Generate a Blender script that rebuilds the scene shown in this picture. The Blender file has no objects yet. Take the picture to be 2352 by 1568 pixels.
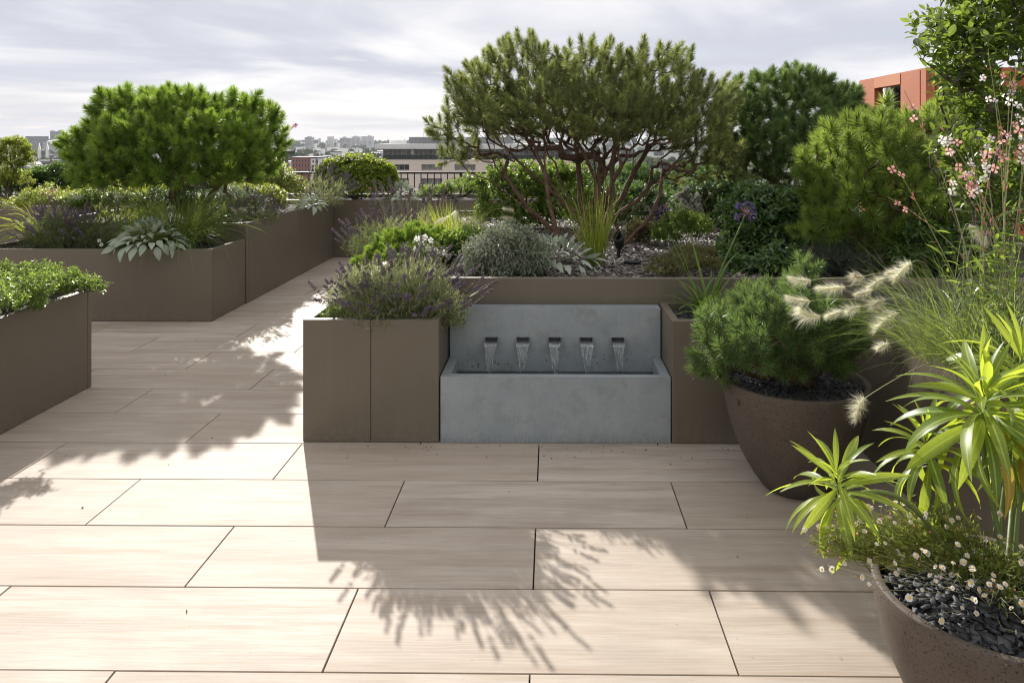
import bpy, bmesh, math, random
import numpy as np
from mathutils import Vector, Matrix

sc = bpy.context.scene
COL = sc.collection

# ------------------------------------------------------------------ camera
EYE = 1.53
FPX = 1687.0            # focal length in pixels of a 2352 px wide picture
CX, CY = 1246.0, 325.0  # principal column and horizon row of that picture
YAW = math.radians(0.65)
cam_d = bpy.data.cameras.new('camera')
cam = bpy.data.objects.new('camera', cam_d)
COL.objects.link(cam)
cam.location = (0, 0, EYE)
cam.rotation_euler = (math.radians(90), 0, YAW)
cam_d.sensor_width = 36
cam_d.lens = 36 * FPX / 2352
cam_d.shift_x = -(CX - 1176) / 2352
cam_d.shift_y = -(784 - CY) / 2352
cam_d.clip_start = 0.05
cam_d.clip_end = 20000
sc.camera = cam

# ------------------------------------------------------------------ sky
SUN_EL = math.radians(28.8)
SUN_AZ = math.radians(-21.3)          # from +y, clockwise
SUN_DIR = Vector((math.sin(SUN_AZ) * math.cos(SUN_EL), math.cos(SUN_AZ) * math.cos(SUN_EL), math.sin(SUN_EL)))


def N(nt, kind, **kw):
    n = nt.nodes.new(kind)
    for k, v in kw.items():
        if k in n.inputs:
            n.inputs[k].default_value = v
        else:
            setattr(n, k, v)
    return n


def ramp(nt, fac, stops, interp='LINEAR'):
    r = nt.nodes.new('ShaderNodeValToRGB')
    r.color_ramp.interpolation = interp
    e = r.color_ramp.elements
    while len(e) < len(stops):
        e.new(0.5)
    for el, (p, c) in zip(e, stops):
        el.position = p
        el.color = (c[0], c[1], c[2], 1) if hasattr(c, '__len__') else (c, c, c, 1)
    nt.links.new(fac, r.inputs[0])
    return r.outputs[0]


def math_(nt, op, a, b=None, clamp=False):
    n = nt.nodes.new('ShaderNodeMath')
    n.operation = op
    n.use_clamp = clamp
    for i, v in enumerate((a, b)):
        if v is None:
            continue
        if isinstance(v, (int, float)):
            n.inputs[i].default_value = v
        else:
            nt.links.new(v, n.inputs[i])
    return n.outputs[0]


def mixc(nt, f, a, b, mode='MIX'):
    n = nt.nodes.new('ShaderNodeMix')
    n.data_type = 'RGBA'
    n.blend_type = mode
    for s, v in ((n.inputs[0], f), (n.inputs[6], a), (n.inputs[7], b)):
        if isinstance(v, (int, float)):
            s.default_value = v
        elif isinstance(v, tuple):
            s.default_value = (v[0], v[1], v[2], 1)
        else:
            nt.links.new(v, s)
    return n.outputs[2]


world = bpy.data.worlds.new('World')
sc.world = world
world.use_nodes = True
nt = world.node_tree
nt.nodes.clear()
out = N(nt, 'ShaderNodeOutputWorld')
bg = N(nt, 'ShaderNodeBackground', Strength=0.098)
nt.links.new(bg.outputs[0], out.inputs[0])
sky = N(nt, 'ShaderNodeTexSky', sky_type='NISHITA', sun_disc=False)
sky.sun_elevation = SUN_EL
sky.sun_rotation = SUN_AZ
tc = N(nt, 'ShaderNodeTexCoord')
sep = N(nt, 'ShaderNodeSeparateXYZ')
nt.links.new(tc.outputs['Generated'], sep.inputs[0])
zc = math_(nt, 'ADD', math_(nt, 'MAXIMUM', sep.outputs[2], 0.0), 0.055)
u = math_(nt, 'DIVIDE', sep.outputs[0], zc)
v = math_(nt, 'DIVIDE', sep.outputs[1], zc)
cmb = N(nt, 'ShaderNodeCombineXYZ')
nt.links.new(math_(nt, 'MULTIPLY', u, 0.42), cmb.inputs[0])
nt.links.new(math_(nt, 'MULTIPLY', v, 0.36), cmb.inputs[1])
n1 = N(nt, 'ShaderNodeTexNoise', Scale=1.0, Detail=9.0, Roughness=0.52, Distortion=0.5)
nt.links.new(cmb.outputs[0], n1.inputs['Vector'])
mp = N(nt, 'ShaderNodeMapping')
mp.inputs['Location'].default_value = (3.1, 7.7, 0)
mp.inputs['Scale'].default_value = (0.35, 0.45, 1)
nt.links.new(cmb.outputs[0], mp.inputs[0])
n2 = N(nt, 'ShaderNodeTexNoise', Scale=1.0, Detail=4.0, Roughness=0.5)
nt.links.new(mp.outputs[0], n2.inputs['Vector'])
dens = math_(nt, 'ADD', math_(nt, 'MULTIPLY', n1.outputs[0], 0.6), math_(nt, 'MULTIPLY', n2.outputs[0], 0.4))
cloud = ramp(nt, dens, [(0.38, (2.8, 2.9, 3.35)), (0.45, (3.35, 3.42, 3.8)), (0.50, (4.2, 4.2, 4.4)), (0.545, (4.9, 4.85, 4.85)), (0.60, (5.5, 5.35, 5.15))])
# warm, bright band of thinner cloud towards the horizon
lowband = ramp(nt, sep.outputs[2], [(0.0, 0.75), (0.03, 0.62), (0.075, 0.0)])
lowmix = math_(nt, 'MULTIPLY', lowband, ramp(nt, n2.outputs[0], [(0.36, 0.25), (0.6, 1.0)]))
cloud2 = mixc(nt, lowmix, cloud, (5.2, 4.85, 4.4))
cover = ramp(nt, dens, [(0.27, 0.72), (0.42, 1.0)])
nt.links.new(mixc(nt, cover, sky.outputs[0], cloud2), bg.inputs[0])

sun_d = bpy.data.lights.new('sun', 'SUN')
sun_d.energy = 3.5
sun_d.angle = math.radians(0.55)
sun_d.color = (1.0, 0.955, 0.89)
sun = bpy.data.objects.new('sun', sun_d)
COL.objects.link(sun)
sun.location = SUN_DIR * 60
sun.rotation_euler = SUN_DIR.to_track_quat('Z', 'Y').to_euler()

sc.view_settings.view_transform = 'Standard'
sc.view_settings.look = 'None'
sc.view_settings.gamma = 1
sc.view_settings.use_curve_mapping = False
sc.view_settings.exposure = 1.13
sc.render.engine = 'CYCLES'
sc.cycles.use_denoising = True
sc.cycles.filter_width = 1.1
sc.cycles.max_bounces = 8
sc.cycles.diffuse_bounces = 3
sc.cycles.glossy_bounces = 3
sc.cycles.transmission_bounces = 6
sc.cycles.transparent_max_bounces = 8
sc.cycles.volume_bounces = 0
sc.cycles.use_adaptive_sampling = True
sc.cycles.adaptive_threshold = 0.006
sc.cycles.sample_clamp_indirect = 8
sc.cycles.caustics_reflective = False
sc.cycles.caustics_refractive = False

# ------------------------------------------------------------------ places measured in the photograph
CA, SA = math.cos(YAW), math.sin(YAW)


def W(px, py, y):
    """The world point seen at column px, row py that lies y metres beyond the camera."""
    a, c = (px - CX) / FPX, -(py - CY) / FPX
    dx, dy = CA * a - SA, SA * a + CA
    t = y / dy
    return np.array((dx * t, y, EYE + c * t))


def G(px, py, h=0.0):
    """The world point seen at column px, row py on the level plane z = h."""
    t = (h - EYE) / (-(py - CY) / FPX)
    a = (px - CX) / FPX
    return np.array(((CA * a - SA) * t, (SA * a + CA) * t, h))


def PX(n, y):
    """The length that n pixels span at distance y."""
    return n * y / FPX


# ------------------------------------------------------------------ objects
def build(name, V, faces, mat=None, parent=None, tint=None, smooth=False, base=None, link=True, rib=None):
    """One mesh object. faces: an (m,k) array or a list of such arrays. Vertices in world space; they are stored relative to base."""
    V = np.asarray(V, dtype=np.float32).reshape(-1, 3)
    if base is None and parent is not None:
        base = parent['_w']
    if base is not None:
        V = V - np.asarray(base, dtype=np.float32)
    if not isinstance(faces, list):
        faces = [faces]
    faces = [np.asarray(f, dtype=np.int32) for f in faces if len(f)]
    me = bpy.data.meshes.new(name)
    nl = sum(f.size for f in faces)
    nf = sum(len(f) for f in faces)
    me.vertices.add(len(V))
    me.vertices.foreach_set('co', V.ravel())
    me.loops.add(nl)
    me.polygons.add(nf)
    me.loops.foreach_set('vertex_index', np.concatenate([f.ravel() for f in faces]))
    starts, s = [], 0
    for f in faces:
        k = f.shape[1]
        starts.append(s + np.arange(len(f)) * k)
        s += f.size
    me.polygons.foreach_set('loop_start', np.concatenate(starts).astype(np.int32))
    if smooth:
        me.polygons.foreach_set('use_smooth', np.ones(nf, dtype=bool))
    if tint is not None:
        a = me.attributes.new('tint', 'FLOAT', 'POINT')
        a.data.foreach_set('value', np.asarray(tint, dtype=np.float32))
    if rib is not None:
        a = me.attributes.new('rib', 'FLOAT', 'POINT')
        a.data.foreach_set('value', np.asarray(rib, dtype=np.float32))
    me.update(calc_edges=True)
    if mat is not None:
        me.materials.append(mat)
    if not link:
        return me
    o = bpy.data.objects.new(name, me)
    COL.objects.link(o)
    if parent is not None:
        o.parent = parent
    elif base is not None:
        o.location = base
    return o


def thing(name, loc, label, cat, group=None):
    o = bpy.data.objects.new(name, None)
    o.empty_display_size = 0.1
    COL.objects.link(o)
    o.location = [float(c) for c in loc]
    o['_w'] = [float(c) for c in loc]
    o['label'] = label
    o['category'] = cat
    if group:
        o['group'] = group
    return o


def tag(o, label=None, cat=None, group=None, kind=None):
    for k, v_ in (('label', label), ('category', cat), ('group', group), ('kind', kind)):
        if v_:
            o[k] = v_
    return o


def place(name, me, parent, R, p, s=1.0):
    """An object that shares mesh me, under parent, with rotation matrix R (3x3), at world point p."""
    o = bpy.data.objects.new(name, me)
    COL.objects.link(o)
    o.parent = parent
    w = parent['_w'] if parent is not None else (0, 0, 0)
    sx, sy, sz = (s, s, s) if np.isscalar(s) else s
    o.matrix_basis = Matrix(((R[0][0] * sx, R[0][1] * sy, R[0][2] * sz, p[0] - w[0]),
                             (R[1][0] * sx, R[1][1] * sy, R[1][2] * sz, p[1] - w[1]),
                             (R[2][0] * sx, R[2][1] * sy, R[2][2] * sz, p[2] - w[2]),
                             (0, 0, 0, 1)))
    return o


def unit(a):
    a = np.asarray(a, dtype=float)
    return a / np.maximum(np.linalg.norm(a, axis=-1, keepdims=True), 1e-9)


def frames(D, rng, up=False):
    """Rotation matrices with local z along D; the local y is turned towards the sky if up, else at random."""
    D = unit(D)
    if up:
        r = np.array((0, 0, 1.0)) + rng.normal(0, 0.35, D.shape)
    else:
        r = rng.normal(0, 1, D.shape)
    X = unit(np.cross(r, D))
    Y = np.cross(D, X)
    return np.stack((X, Y, D), axis=-1)


def merge(templates, idx, P, R, S):
    """Concatenate copies of template meshes (V, F-list, tint) at places P with rotations R and sizes S."""
    VV, TT, FF, off = [], [], {}, 0
    for k, (V, F, _t) in enumerate(templates):
        sel = np.nonzero(idx == k)[0]
        if not len(sel):
            continue
        v_ = np.einsum('nij,vj->nvi', R[sel], V) * S[sel][:, None, None] + P[sel][:, None, :]
        VV.append(v_.reshape(-1, 3))
        n, m = len(sel), len(V)
        for f in F:
            FF.setdefault(f.shape[1], []).append((f[None] + (off + np.arange(n) * m)[:, None, None]).reshape(-1, f.shape[1]))
        TT.append(sel)
        off += n * m
    return np.concatenate(VV), [np.concatenate(f) for f in FF.values()], [(s, len(templates[k][0])) for s, k in zip(TT, [k for k in range(len(templates)) if (idx == k).any()])]


def scatter(parent, name, templates, mat, P, R, S, tint, score=None, limit=300, rest_name=None, cat=None):
    """Copies of the templates: the limit best-scored ones as objects that share mesh data, the rest joined as one part."""
    n = len(P)
    if n == 0:
        return
    rng = np.random.default_rng(n)
    idx = rng.integers(0, len(templates), n)
    order = np.argsort(-score) if score is not None else np.arange(n)
    single, rest = order[:limit], order[limit:]
    if len(single):
        NT = 3
        mes = {}
        bins = np.clip((tint * NT).astype(int), 0, NT - 1)
        for i in single:
            k = (idx[i], bins[i])
            if k not in mes:
                V, F, rb = templates[k[0]]
                mes[k] = build(name, V, F, mat, tint=np.full(len(V), (k[1] + 0.5) / NT), link=False, rib=rb)
            place(name, mes[k], parent, R[i], P[i], float(S[i]))
    if len(rest):
        V, F, segs = merge(templates, idx[rest], P[rest], R[rest], S[rest])
        tt = np.concatenate([np.repeat(tint[rest][s], m) for s, m in segs])
        o = build(rest_name or name, V, F, mat, parent, tint=tt)
        if limit or rest_name in ('foliage', 'crown', 'needles'):
            o['kind'] = 'stuff'


def box_bm(bm, x0, x1, y0, y1, z0, z1):
    vs = [bm.verts.new((x, y, z)) for z in (z0, z1) for y in (y0, y1) for x in (x0, x1)]
    for f in ((0, 2, 3, 1), (4, 5, 7, 6), (0, 1, 5, 4), (1, 3, 7, 5), (3, 2, 6, 7), (2, 0, 4, 6)):
        bm.faces.new([vs[i] for i in f])


def bm_obj(name, bm, mat, parent=None, bevel=0.0, seg=1, smooth=False, base=None):
    if bevel:
        bmesh.ops.bevel(bm, geom=list(bm.edges), offset=bevel, segments=seg, affect='EDGES', profile=0.5)
    bmesh.ops.recalc_face_normals(bm, faces=list(bm.faces))
    if base is None and parent is not None:
        base = parent['_w']
    if base is not None:
        bmesh.ops.translate(bm, verts=list(bm.verts), vec=[-c for c in base])
    me = bpy.data.meshes.new(name)
    bm.to_mesh(me)
    bm.free()
    if smooth:
        me.polygons.foreach_set('use_smooth', np.ones(len(me.polygons), dtype=bool))
    if mat is not None:
        me.materials.append(mat)
    o = bpy.data.objects.new(name, me)
    COL.objects.link(o)
    if parent is not None:
        o.parent = parent
    elif base is not None:
        o.location = base
    return o


def box(name, b, mat, parent=None, bevel=0.0, seg=1, base=None):
    bm = bmesh.new()
    box_bm(bm, *b)
    return bm_obj(name, bm, mat, parent, bevel, seg, base=base)


def tube(points, radii, k=6, cap=True):
    """A tube along points: vertices and quads (as arrays)."""
    P = np.asarray(points, float)
    r = np.broadcast_to(np.asarray(radii, float), (len(P),))
    T = np.gradient(P, axis=0)
    T = unit(T)
    ref = np.array((0.31, 0.87, 0.12))
    X = unit(np.cross(T, ref))
    Y = np.cross(T, X)
    a = np.arange(k) * 2 * math.pi / k
    V = P[:, None, :] + r[:, None, None] * (np.cos(a)[None, :, None] * X[:, None, :] + np.sin(a)[None, :, None] * Y[:, None, :])
    n = len(P)
    i = np.arange(n - 1)[:, None] * k
    j = np.arange(k)[None, :]
    F = np.stack((i + j, i + (j + 1) % k, i + k + (j + 1) % k, i + k + j), -1).reshape(-1, 4)
    return V.reshape(-1, 3), F


def join(parts):
    """Concatenate (V, F) pairs."""
    VV, FF, off = [], {}, 0
    for V, F in parts:
        VV.append(V)
        for f in (F if isinstance(F, list) else [F]):
            FF.setdefault(f.shape[1], []).append(f + off)
        off += len(V)
    return np.concatenate(VV), [np.concatenate(f) for f in FF.values()]


# ------------------------------------------------------------------ materials
def new_mat(name):
    m = bpy.data.materials.new(name)
    m.use_nodes = True
    t = m.node_tree
    t.nodes.clear()
    o = N(t, 'ShaderNodeOutputMaterial')
    return m, t, o


def pbsdf(t, o, **kw):
    p = N(t, 'ShaderNodeBsdfPrincipled')
    for k, v_ in kw.items():
        k = k.replace('_', ' ')
        if isinstance(v_, tuple):
            p.inputs[k].default_value = (*v_, 1) if len(v_) == 3 else v_
        elif isinstance(v_, (int, float)):
            p.inputs[k].default_value = v_
        else:
            t.links.new(v_, p.inputs[k])
    if o is not None:
        t.links.new(p.outputs[0], o.inputs[0])
    return p


def noise(t, vec, scale, detail=4.0, rough=0.5, stretch=None, loc=None):
    if stretch or loc is not None:
        m = N(t, 'ShaderNodeMapping')
        if stretch:
            m.inputs['Scale'].default_value = stretch
        if loc is not None:
            if isinstance(loc, tuple):
                m.inputs['Location'].default_value = loc
            else:
                t.links.new(loc, m.inputs['Location'])
        t.links.new(vec, m.inputs[0])
        vec = m.outputs[0]
    n = N(t, 'ShaderNodeTexNoise', Scale=scale, Detail=detail, Roughness=rough)
    t.links.new(vec, n.inputs['Vector'])
    return n.outputs[0]


def bump(t, h, strength=0.2, dist=0.01):
    b = N(t, 'ShaderNodeBump', Strength=strength, Distance=dist)
    t.links.new(h, b.inputs['Height'])
    return b.outputs[0]


def mottled(name, a, b, scale=8.0, rough=0.6, bump_s=0.0, bump_scale=120.0, stretch=None, detail=5.0, **kw):
    m, t, o = new_mat(name)
    c = N(t, 'ShaderNodeTexCoord').outputs['Object']
    f = ramp(t, noise(t, c, scale, detail, 0.6, stretch), [(0.3, 0.0), (0.7, 1.0)])
    p = pbsdf(t, o, Base_Color=mixc(t, f, a, b), Roughness=rough, **kw)
    if bump_s:
        t.links.new(bump(t, noise(t, c, bump_scale, 4.0, 0.6, stretch), bump_s, 0.004), p.inputs['Normal'])
    return m


def leaf_mat(name, a, b, glow, trans=0.45, rough=0.42, spec=0.45, vein=0.0, coat=0.0):
    """A leaf: colour between a and b by each leaf's own tint, light passing through it in the colour glow."""
    m, t, o = new_mat(name)
    at = N(t, 'ShaderNodeAttribute', attribute_name='tint')
    oi = N(t, 'ShaderNodeObjectInfo')
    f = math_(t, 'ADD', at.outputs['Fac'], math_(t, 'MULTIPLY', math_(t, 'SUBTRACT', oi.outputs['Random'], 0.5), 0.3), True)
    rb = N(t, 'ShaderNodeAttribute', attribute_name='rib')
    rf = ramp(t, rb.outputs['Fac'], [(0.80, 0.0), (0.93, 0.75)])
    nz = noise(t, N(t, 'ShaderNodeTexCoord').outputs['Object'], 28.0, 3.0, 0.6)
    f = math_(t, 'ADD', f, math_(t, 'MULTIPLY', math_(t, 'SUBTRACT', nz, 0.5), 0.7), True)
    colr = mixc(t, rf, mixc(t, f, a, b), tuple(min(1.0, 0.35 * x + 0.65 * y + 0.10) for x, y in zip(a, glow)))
    p = pbsdf(t, None, Base_Color=colr, Roughness=rough)
    p.inputs['Specular IOR Level'].default_value = spec
    tr = N(t, 'ShaderNodeBsdfTranslucent')
    g2 = tuple(min(1.0, c * 1.35) for c in glow)
    t.links.new(mixc(t, f, tuple(c * 0.75 for c in glow), g2), tr.inputs[0])
    mx = N(t, 'ShaderNodeMixShader', Fac=trans)
    t.links.new(p.outputs[0], mx.inputs[1])
    t.links.new(tr.outputs[0], mx.inputs[2])
    t.links.new(mx.outputs[0], o.inputs[0])
    return m


def plain(name, c, rough=0.5, **kw):
    m, t, o = new_mat(name)
    pbsdf(t, o, Base_Color=c, Roughness=rough, **kw)
    return m
# ================================================================== terrace floor
def tile_material():
    m, t, o = new_mat('wood_effect_porcelain')
    c = N(t, 'ShaderNodeTexCoord').outputs['Object']
    oi = N(t, 'ShaderNodeObjectInfo').outputs['Random']
    loc = N(t, 'ShaderNodeCombineXYZ')
    t.links.new(math_(t, 'MULTIPLY', oi, 37.0), loc.inputs[0])
    t.links.new(math_(t, 'MULTIPLY', oi, 91.0), loc.inputs[1])
    t.links.new(math_(t, 'MULTIPLY', oi, 13.0), loc.inputs[2])
    L = loc.outputs[0]
    broad = noise(t, c, 1.0, 6.0, 0.62, (1.3, 9.0, 1.0), L)
    grain = noise(t, c, 1.0, 6.0, 0.62, (5.0, 130.0, 1.0), L)
    fine = noise(t, c, 1.0, 5.0, 0.75, (9.0, 260.0, 1.0), L)
    # cathedral figure: rings of a bent distance field
    md = N(t, 'ShaderNodeMapping')
    md.inputs['Scale'].default_value = (0.9, 6.0, 1)
    t.links.new(c, md.inputs[0])
    t.links.new(L, md.inputs['Location'])
    wv = N(t, 'ShaderNodeTexWave', wave_type='BANDS', bands_direction='Y', Scale=3.4, Distortion=9.0, Detail=3.0)
    wv.inputs['Detail Scale'].default_value = 0.8
    t.links.new(md.outputs[0], wv.inputs['Vector'])
    k = mixc(t, ramp(t, broad, [(0.36, 0.0), (0.50, 0.55), (0.64, 1.0)]), (0.372, 0.304, 0.244), (0.545, 0.476, 0.402))
    k = mixc(t, ramp(t, grain, [(0.44, 0.0), (0.55, 0.24), (0.68, 0.0)]), k, (0.264, 0.218, 0.178))
    k = mixc(t, ramp(t, wv.outputs['Fac'], [(0.62, 0.0), (0.97, 0.55)]), k, (0.449, 0.416, 0.376))
    k = mixc(t, ramp(t, fine, [(0.56, 0.0), (0.80, 0.26)]), k, (0.238, 0.198, 0.165))
    dirt = noise(t, N(t, 'ShaderNodeNewGeometry').outputs['Position'], 1.3, 6.0, 0.65)
    k = mixc(t, ramp(t, dirt, [(0.48, 0.0), (0.72, 0.42)]), k, (0.238, 0.205, 0.172))
    speck = noise(t, N(t, 'ShaderNodeNewGeometry').outputs['Position'], 46.0, 2.0, 0.5)
    k = mixc(t, ramp(t, speck, [(0.735, 0.0), (0.76, 0.55)]), k, (0.106, 0.086, 0.066))
    tan_ = noise(t, c, 1.0, 5.0, 0.6, (1.6, 22.0, 1.0), L)
    k = mixc(t, ramp(t, tan_, [(0.50, 0.0), (0.68, 0.68)]), k, (0.300, 0.232, 0.172))
    # slight difference from tile to tile
    k = mixc(t, math_(t, 'MULTIPLY', oi, 0.50), k, (0.375, 0.300, 0.230))
    r = ramp(t, grain, [(0.2, 0.58), (0.8, 0.72)])
    p = pbsdf(t, o, Base_Color=k, Roughness=r)
    p.inputs['Specular IOR Level'].default_value = 0.22
    t.links.new(bump(t, math_(t, 'ADD', grain, fine), 0.05, 0.002), p.inputs['Normal'])
    return m


M_TILE = tile_material()
M_DECK = plain('dark_screed', (0.035, 0.03, 0.026), 0.9)
def planter_material():
    m, t, o = new_mat('bronze_powder_coat')
    c = N(t, 'ShaderNodeNewGeometry').outputs['Position']
    a = noise(t, c, 2.2, 5.0, 0.6)
    k = mixc(t, ramp(t, a, [(0.3, 0.0), (0.7, 1.0)]), (0.115, 0.095, 0.068), (0.133, 0.111, 0.081))
    st = noise(t, c, 1.0, 5.0, 0.65, (26.0, 26.0, 1.3))
    k = mixc(t, ramp(t, st, [(0.52, 0.0), (0.78, 0.30)]), k, (0.172, 0.147, 0.112))
    z = N(t, 'ShaderNodeSeparateXYZ')
    t.links.new(c, z.inputs[0])
    sp = noise(t, c, 34.0, 6.0, 0.75)
    foot = math_(t, 'MULTIPLY', ramp(t, z.outputs[2], [(0.0, 1.0), (0.14, 0.0)]), ramp(t, sp, [(0.48, 0.0), (0.66, 0.75)]))
    k = mixc(t, foot, k, (0.175, 0.150, 0.120))
    sc_ = noise(t, c, 1.0, 3.0, 0.6, (60.0, 60.0, 300.0))
    k = mixc(t, ramp(t, sc_, [(0.74, 0.0), (0.78, 0.35)]), k, (0.17, 0.15, 0.125))
    p = pbsdf(t, o, Base_Color=k, Roughness=ramp(t, st, [(0.3, 0.38), (0.7, 0.52)]))
    t.links.new(bump(t, math_(t, 'ADD', a, math_(t, 'MULTIPLY', noise(t, c, 700.0, 2.0), 0.02)), 0.22, 0.02), p.inputs['Normal'])
    return m


M_PLANT = planter_material()
M_SOIL = mottled('dark_soil', (0.022, 0.017, 0.013), (0.06, 0.048, 0.037), 30.0, 0.95, 1.0, 60.0)


def fountain_material():
    m, t, o = new_mat('weathered_zinc_concrete')
    c = N(t, 'ShaderNodeTexCoord').outputs['Object']
    a = noise(t, c, 4.5, 8.0, 0.68)
    st = noise(t, c, 1.0, 6.0, 0.75, (170.0, 170.0, 26.0))
    sp = noise(t, c, 260.0, 3.0, 0.6)
    big = noise(t, c, 11.0, 8.0, 0.7)
    k = mixc(t, ramp(t, a, [(0.3, 0.0), (0.7, 1.0)]), (0.232, 0.268, 0.288), (0.312, 0.338, 0.345))
    k = mixc(t, ramp(t, st, [(0.5, 0.0), (0.78, 0.40)]), k, (0.155, 0.175, 0.185))
    k = mixc(t, ramp(t, sp, [(0.58, 0.0), (0.74, 0.6)]), k, (0.14, 0.155, 0.16))
    k = mixc(t, ramp(t, big, [(0.50, 0.0), (0.66, 0.55)]), k, (0.19, 0.20, 0.195))
    # dried splash marks and damp foot, by height
    z = N(t, 'ShaderNodeSeparateXYZ')
    t.links.new(c, z.inputs[0])
    vo = N(t, 'ShaderNodeTexVoronoi', Scale=38.0)
    t.links.new(c, vo.inputs['Vector'])
    drop = ramp(t, vo.outputs['Distance'], [(0.20, 1.0), (0.30, 0.0)])
    band = ramp(t, z.outputs[2], [(0.26, 0.0), (0.285, 0.9), (0.33, 0.7), (0.385, 0.0)])
    some = math_(t, 'MULTIPLY', ramp(t, noise(t, c, 9.0, 2.0), [(0.44, 0.0), (0.52, 1.0)]), math_(t, 'GREATER_THAN', z.outputs[1], 0.12))
    k = mixc(t, math_(t, 'MULTIPLY', math_(t, 'MULTIPLY', drop, band), some), k, (0.10, 0.12, 0.135))
    foot = math_(t, 'MULTIPLY', ramp(t, z.outputs[2], [(0.0, 1.0), (0.06, 0.0)]), ramp(t, st, [(0.35, 0.0), (0.6, 0.8)]))
    k = mixc(t, foot, k, (0.15, 0.165, 0.175))
    p = pbsdf(t, o, Base_Color=k, Roughness=0.42)
    t.links.new(bump(t, sp, 0.12, 0.002), p.inputs['Normal'])
    return m


M_FOUNT = fountain_material()

# planters: x0, x1, y0, y1, height
PL = {
    'A': (-4.6, -2.87, 2.2, 4.56, 0.61), 'B': (-4.94, -2.88, 6.204, 6.885, 0.615), 'C': (-4.94, -2.87, 6.90, 9.66, 0.76),
    'D': (-7.6, 3.6, 9.675, 10.75, 0.76), 'E': (-1.08, 3.6, 4.17, 8.25, 0.755), 'F': (-1.263, -0.568, 3.724, 4.165, 0.624),
    'H': (0.612, 1.53, 3.724, 4.165, 0.624), 'R': (1.535, 3.6, 0.6, 4.165, 0.75), 'J': (-9.4, -5.7, 8.55, 9.66, 0.77),
}

deck = box('ground', (-9.8, 4.0, -3.0, 11.4, -0.30, -0.024), M_DECK)
tag(deck, kind='structure')
floor = bpy.data.objects.new('terrace_floor', None)
COL.objects.link(floor)
floor['_w'] = [0.0, 0.0, 0.0]
floor['kind'] = 'structure'

TW, TL, GAP = 0.4, 1.2, 0.0055
_tile_me = {}


def tile_mesh(w, d):
    key = (round(w, 3), round(d, 3))
    if key not in _tile_me:
        bm = bmesh.new()
        box_bm(bm, -w / 2, w / 2, -d / 2, d / 2, -0.02, 0.0)
        top = [e for e in bm.edges if all(v_.co.z > -0.001 for v_ in e.verts)]
        bmesh.ops.bevel(bm, geom=top, offset=0.0011, segments=1, affect='EDGES')
        bmesh.ops.recalc_face_normals(bm, faces=list(bm.faces))
        me = bpy.data.meshes.new('tile')
        bm.to_mesh(me)
        bm.free()
        me.materials.append(M_TILE)
        _tile_me[key] = me
    return _tile_me[key]


rt = random.Random(4)
row = 0
yy = 2.112 - 4 * TW
solid = list(PL.values())
while yy < 9.68:
    off = 0.54 if (round((yy - 2.112) / TW) % 2 == 0) else -0.06
    k0 = math.floor((-7.4 - off) / TL)
    for k in range(k0, 4):
        x0, x1 = off + k * TL, off + (k + 1) * TL
        y0, y1 = yy, yy + TW
        if x0 > 1.62 and yy < 4.2 or x0 > 3.6:
            continue
        if any(x0 > p[0] + 0.02 and x1 < p[1] - 0.02 and y0 > p[2] + 0.02 and y1 < p[3] - 0.02 for p in solid):
            continue
        if y1 < 1.5 and (x1 < -1.9 or x0 > 1.5):
            continue
        me = tile_mesh(TL - GAP, TW - GAP)
        o = bpy.data.objects.new('tile', me)
        COL.objects.link(o)
        o.parent = floor
        o.location = ((x0 + x1) / 2 + rt.uniform(-0.0006, 0.0006), (y0 + y1) / 2 + rt.uniform(-0.0005, 0.0005), rt.uniform(-0.0007, 0.0005))
        o.rotation_euler = (rt.uniform(-0.0008, 0.0008), rt.uniform(-0.0004, 0.0004), rt.uniform(-0.0006, 0.0006) + (math.pi if rt.random() < 0.5 else 0))
    yy += TW

# ================================================================== planters
T = 0.04


def planter(key, label, front=(), right=(), left=(), soil=0.05, group='bronze metal planters'):
    x0, x1, y0, y1, h = PL[key]
    p = thing('metal_planter', ((x0 + x1) / 2, (y0 + y1) / 2, 0), label, 'planter', group)
    e = 0.0016

    def run(a, b, cuts):
        c = [a] + [q for q in sorted(cuts) if a < q < b] + [b]
        return list(zip(c[:-1], c[1:]))
    for a, b in run(x0, x1, front):
        box('panel', (a + e / 2, b - e / 2, y0, y0 + T, 0.002, h), M_PLANT, p, 0.004, 2)
    box('panel', (x0, x1, y1 - T, y1, 0.002, h), M_PLANT, p, 0.004, 2)
    for a, b in run(y0 + T, y1 - T, right):
        box('panel', (x1 - T, x1, a + e, b - e, 0.002, h), M_PLANT, p, 0.004, 2)
    for a, b in run(y0 + T, y1 - T, left):
        box('panel', (x0, x0 + T, a + e, b - e, 0.002, h), M_PLANT, p, 0.004, 2)
    # soil with a gentle uneven surface
    nx, ny = max(4, int((x1 - x0) / 0.12)), max(4, int((y1 - y0) / 0.12))
    gx, gy = np.meshgrid(np.linspace(x0 + T + 0.001, x1 - T - 0.001, nx), np.linspace(y0 + T + 0.001, y1 - T - 0.001, ny))
    rng = np.random.default_rng(int(h * 1000) + nx)
    gz = h - soil + rng.normal(0, 0.007, gx.shape)
    V = np.stack((gx, gy, gz), -1).reshape(-1, 3)
    i = (np.arange(ny - 1)[:, None] * nx + np.arange(nx - 1)[None, :])
    F = np.stack((i, i + 1, i + nx + 1, i + nx), -1).reshape(-1, 4)
    s = build('soil', V, F, M_SOIL, p)
    return p


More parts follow.
